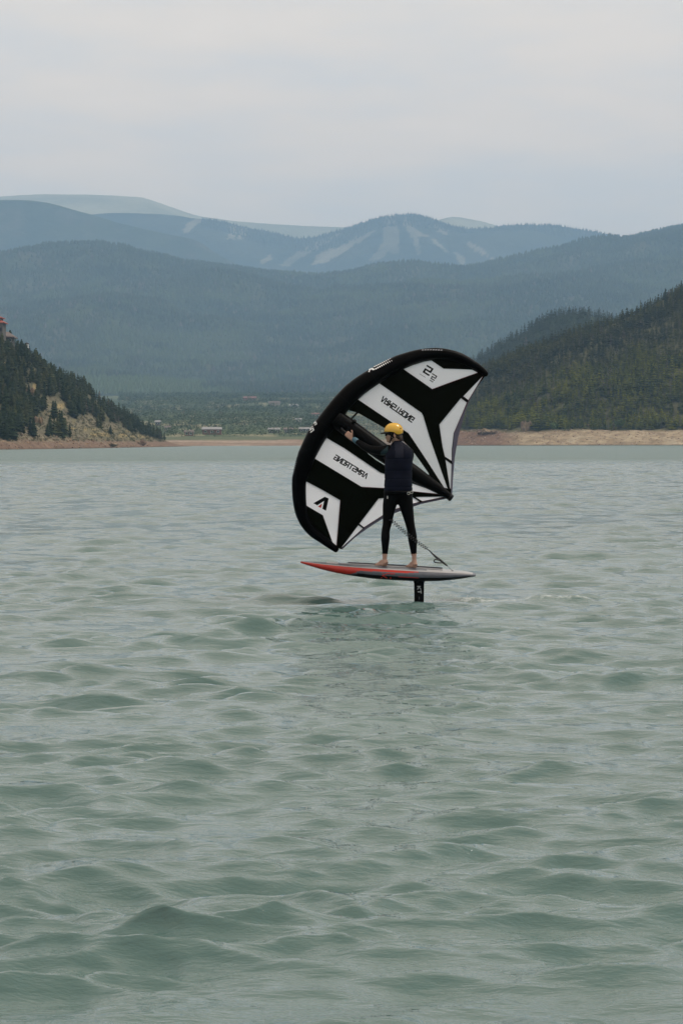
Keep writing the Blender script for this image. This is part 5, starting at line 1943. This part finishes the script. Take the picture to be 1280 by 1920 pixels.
# rim, visor, strap, vent screw
rim = []
for i in range(65):
    az = 2 * math.pi * i / 64
    az = az - 2 * math.pi if az > math.pi else az
    zl = float(brim(az)); ph_ = math.asin(zl / .101)
    rim.append(hcn + tiltm @ Vector((.119 * math.cos(ph_) ** .92 * math.cos(az), .098 * math.cos(ph_) ** .92 * math.sin(az), zl)))
MB().tube(rim, .0045, 8, caps=False).build('helmet_rim', M['blackplastic'], helmet, True)
mb = MB()
nvz = 16
for i in range(nvz + 1):
    az = math.pi - .95 + 1.9 * i / nvz
    f_ = math.sin(math.pi * i / nvz) ** .6
    for (k, dz) in ((.97, .010), (1 + .42 * f_, -.010), (1 + .42 * f_, -.021), (.97, -.014)):
        mb.v.append(hcn + tiltm @ Vector((.118 * k * math.cos(az), .097 * k * math.sin(az), -.012 + dz)))
for i in range(nvz):
    for k in range(4):
        mb.f.append((4 * i + k, 4 * i + (k + 1) % 4, 4 * i + 4 + (k + 1) % 4, 4 * i + 4 + k)); mb.m.append(0)
mb.build('visor', M['blackplastic'], helmet, True)
for s_ in (-1, 1):
    MB().tube([R(733.5, 811.5, s_ * .082), R(733.3, 818, s_ * .080), R(732.0, 825, s_ * .062), R(730.5, 830, s_ * .03)], .0075, 8).build('chin_strap', M['blackplastic'], helmet, True)
    MB().tube([R(741.5, 813, s_ * .084), R(738.5, 819, s_ * .082), R(733.0, 824, s_ * .066)], .0065, 8).build('chin_strap', M['blackplastic'], helmet, True)
put = onto(HLB, .004, 31.0)
vq = put(750.3, 803.2)
MB().ell(vq, (.008, .006, .008), None, 10, 8).build('vent_hole', M['blackplastic'], helmet, True)
# dark bar across the eyes, thin arm back along the near temple
mb = MB()
gl = [R(724.6, 815.6, -.045), R(723.4, 815.4, -.02), R(723.3, 815.4, .01), R(724.6, 815.6, .04)]
mb.tube(gl, [.013, .016, .016, .013], 10)
mb.tube([R(725.0, 814.8, -.055), R(738, 814.5, -.082)], .004, 6)
mb.build('dark_eye_band', M['blackplastic'], person, True)

# ------------------------------------------------------------------ leash
leash = thing('leash', R(848, 1071, -.02), 'black coiled leash running from behind the rider\'s knee to the tail of the board', 'leash')


def helix(a, b, turns, r, wire, name):
    d = b - a; L = d.length; d.normalize()
    u_ = d.cross(Vector((0, 1, 0))).normalized(); w_ = d.cross(u_)
    n_ = int(turns * 14)
    pts_ = []
    for i in range(n_ + 1):
        t = i / n_
        sag = -.018 * math.sin(math.pi * t)
        an_ = 2 * math.pi * turns * t
        pts_.append(a + d * L * t + Vector((0, 0, sag)) + (u_ * math.cos(an_) + w_ * math.sin(an_)) * r)
    return MB().tube(pts_, wire, 6).build(name, M['cord'], leash, True)


ka = R(729, 975, -.09)
helix(R(735, 976.5, -.10), R(800, 1028.5, -.12), 17, .021, .0043, 'coil')
MB().tube([ka, R(733, 975, -.10), R(735.5, 977.5, -.10)], .006, 6).build('cord', M['cord'], leash, True)
MB().tube([R(799, 1029, -.12), R(803, 1031, -.11), R(809, 1037, -.10)], [.005, .006, .008], 8).build('cord', M['cord'], leash, True)
tl = [R(809, 1037, -.10), R(816, 1043.5, -.09), R(822, 1048, -.085), R(830, 1054.5, -.08), R(838, 1061, -.075)]
MB().tube([Vector(q) for q in catmull([tuple(q) for q in tl], 5)], [.009 + .006 * math.sin(math.pi * i / 20) for i in range(21)], 10).build('swivel_strap', M['cord'], leash, True)
lo = [R(823, 1050.5, -.10), R(817, 1048.5, -.11), R(813.5, 1050.5, -.115), R(814.5, 1054, -.115), R(820, 1055, -.11), R(829, 1055.5, -.09)]
MB().tube([Vector(q) for q in catmull([tuple(q) for q in lo], 5)], .0075, 8).build('loop', M['cord'], leash, True)
dp = R(848, 1071, -.02); dp.z = deck_z(dp.x, dp.y)
MB().tube([R(838, 1061, -.075), R(843, 1066, -.05), dp], .004, 6).build('string', M['greyprint'], leash, True)
MB().ell(dp, (.012, .012, .008), None, 10, 6).build('deck_plug', M['blackplastic'], leash, True)

# drops thrown up behind the mast
rs2 = random.Random(5)
mb = MB()
for k in range(90):
    t = abs(rs2.gauss(0, .5))
    q = P(790, 1130, RY) + Vector((.05 + t * .9, .08 + rs2.uniform(-.06, .12), max(.004, rs2.expovariate(1 / .05) * math.exp(-t))))
    mb.ell(q, (rs2.uniform(.0025, .006),) * 3, None, 5, 4)
drp = mb.build('spray', M['wall_white'], None, True)
tag(drp, 'fine white drops of spray thrown up behind the mast', 'spray', kind='stuff')
# ------------------------------------------------------------------ air
mh = bpy.data.materials.new('haze_air')
mh.use_nodes = True
nt = mh.node_tree
nt.nodes.clear()
ho = N(nt, 'ShaderNodeOutputMaterial')
hv = N(nt, 'ShaderNodeVolumePrincipled')
hv.inputs['Color'].default_value = (.44, .69, 1.0, 1)
hv.inputs['Density'].default_value = 7.0e-5
hv.inputs['Anisotropy'].default_value = 0.0
nt.links.new(hv.outputs[0], ho.inputs['Volume'])
hz = MB().box((0, 12500, 1038), (90000, 66000, 2084)).build('haze', mh)
tag(hz, 'pale blue summer haze hanging over the lake and mountains', 'haze', kind='stuff')
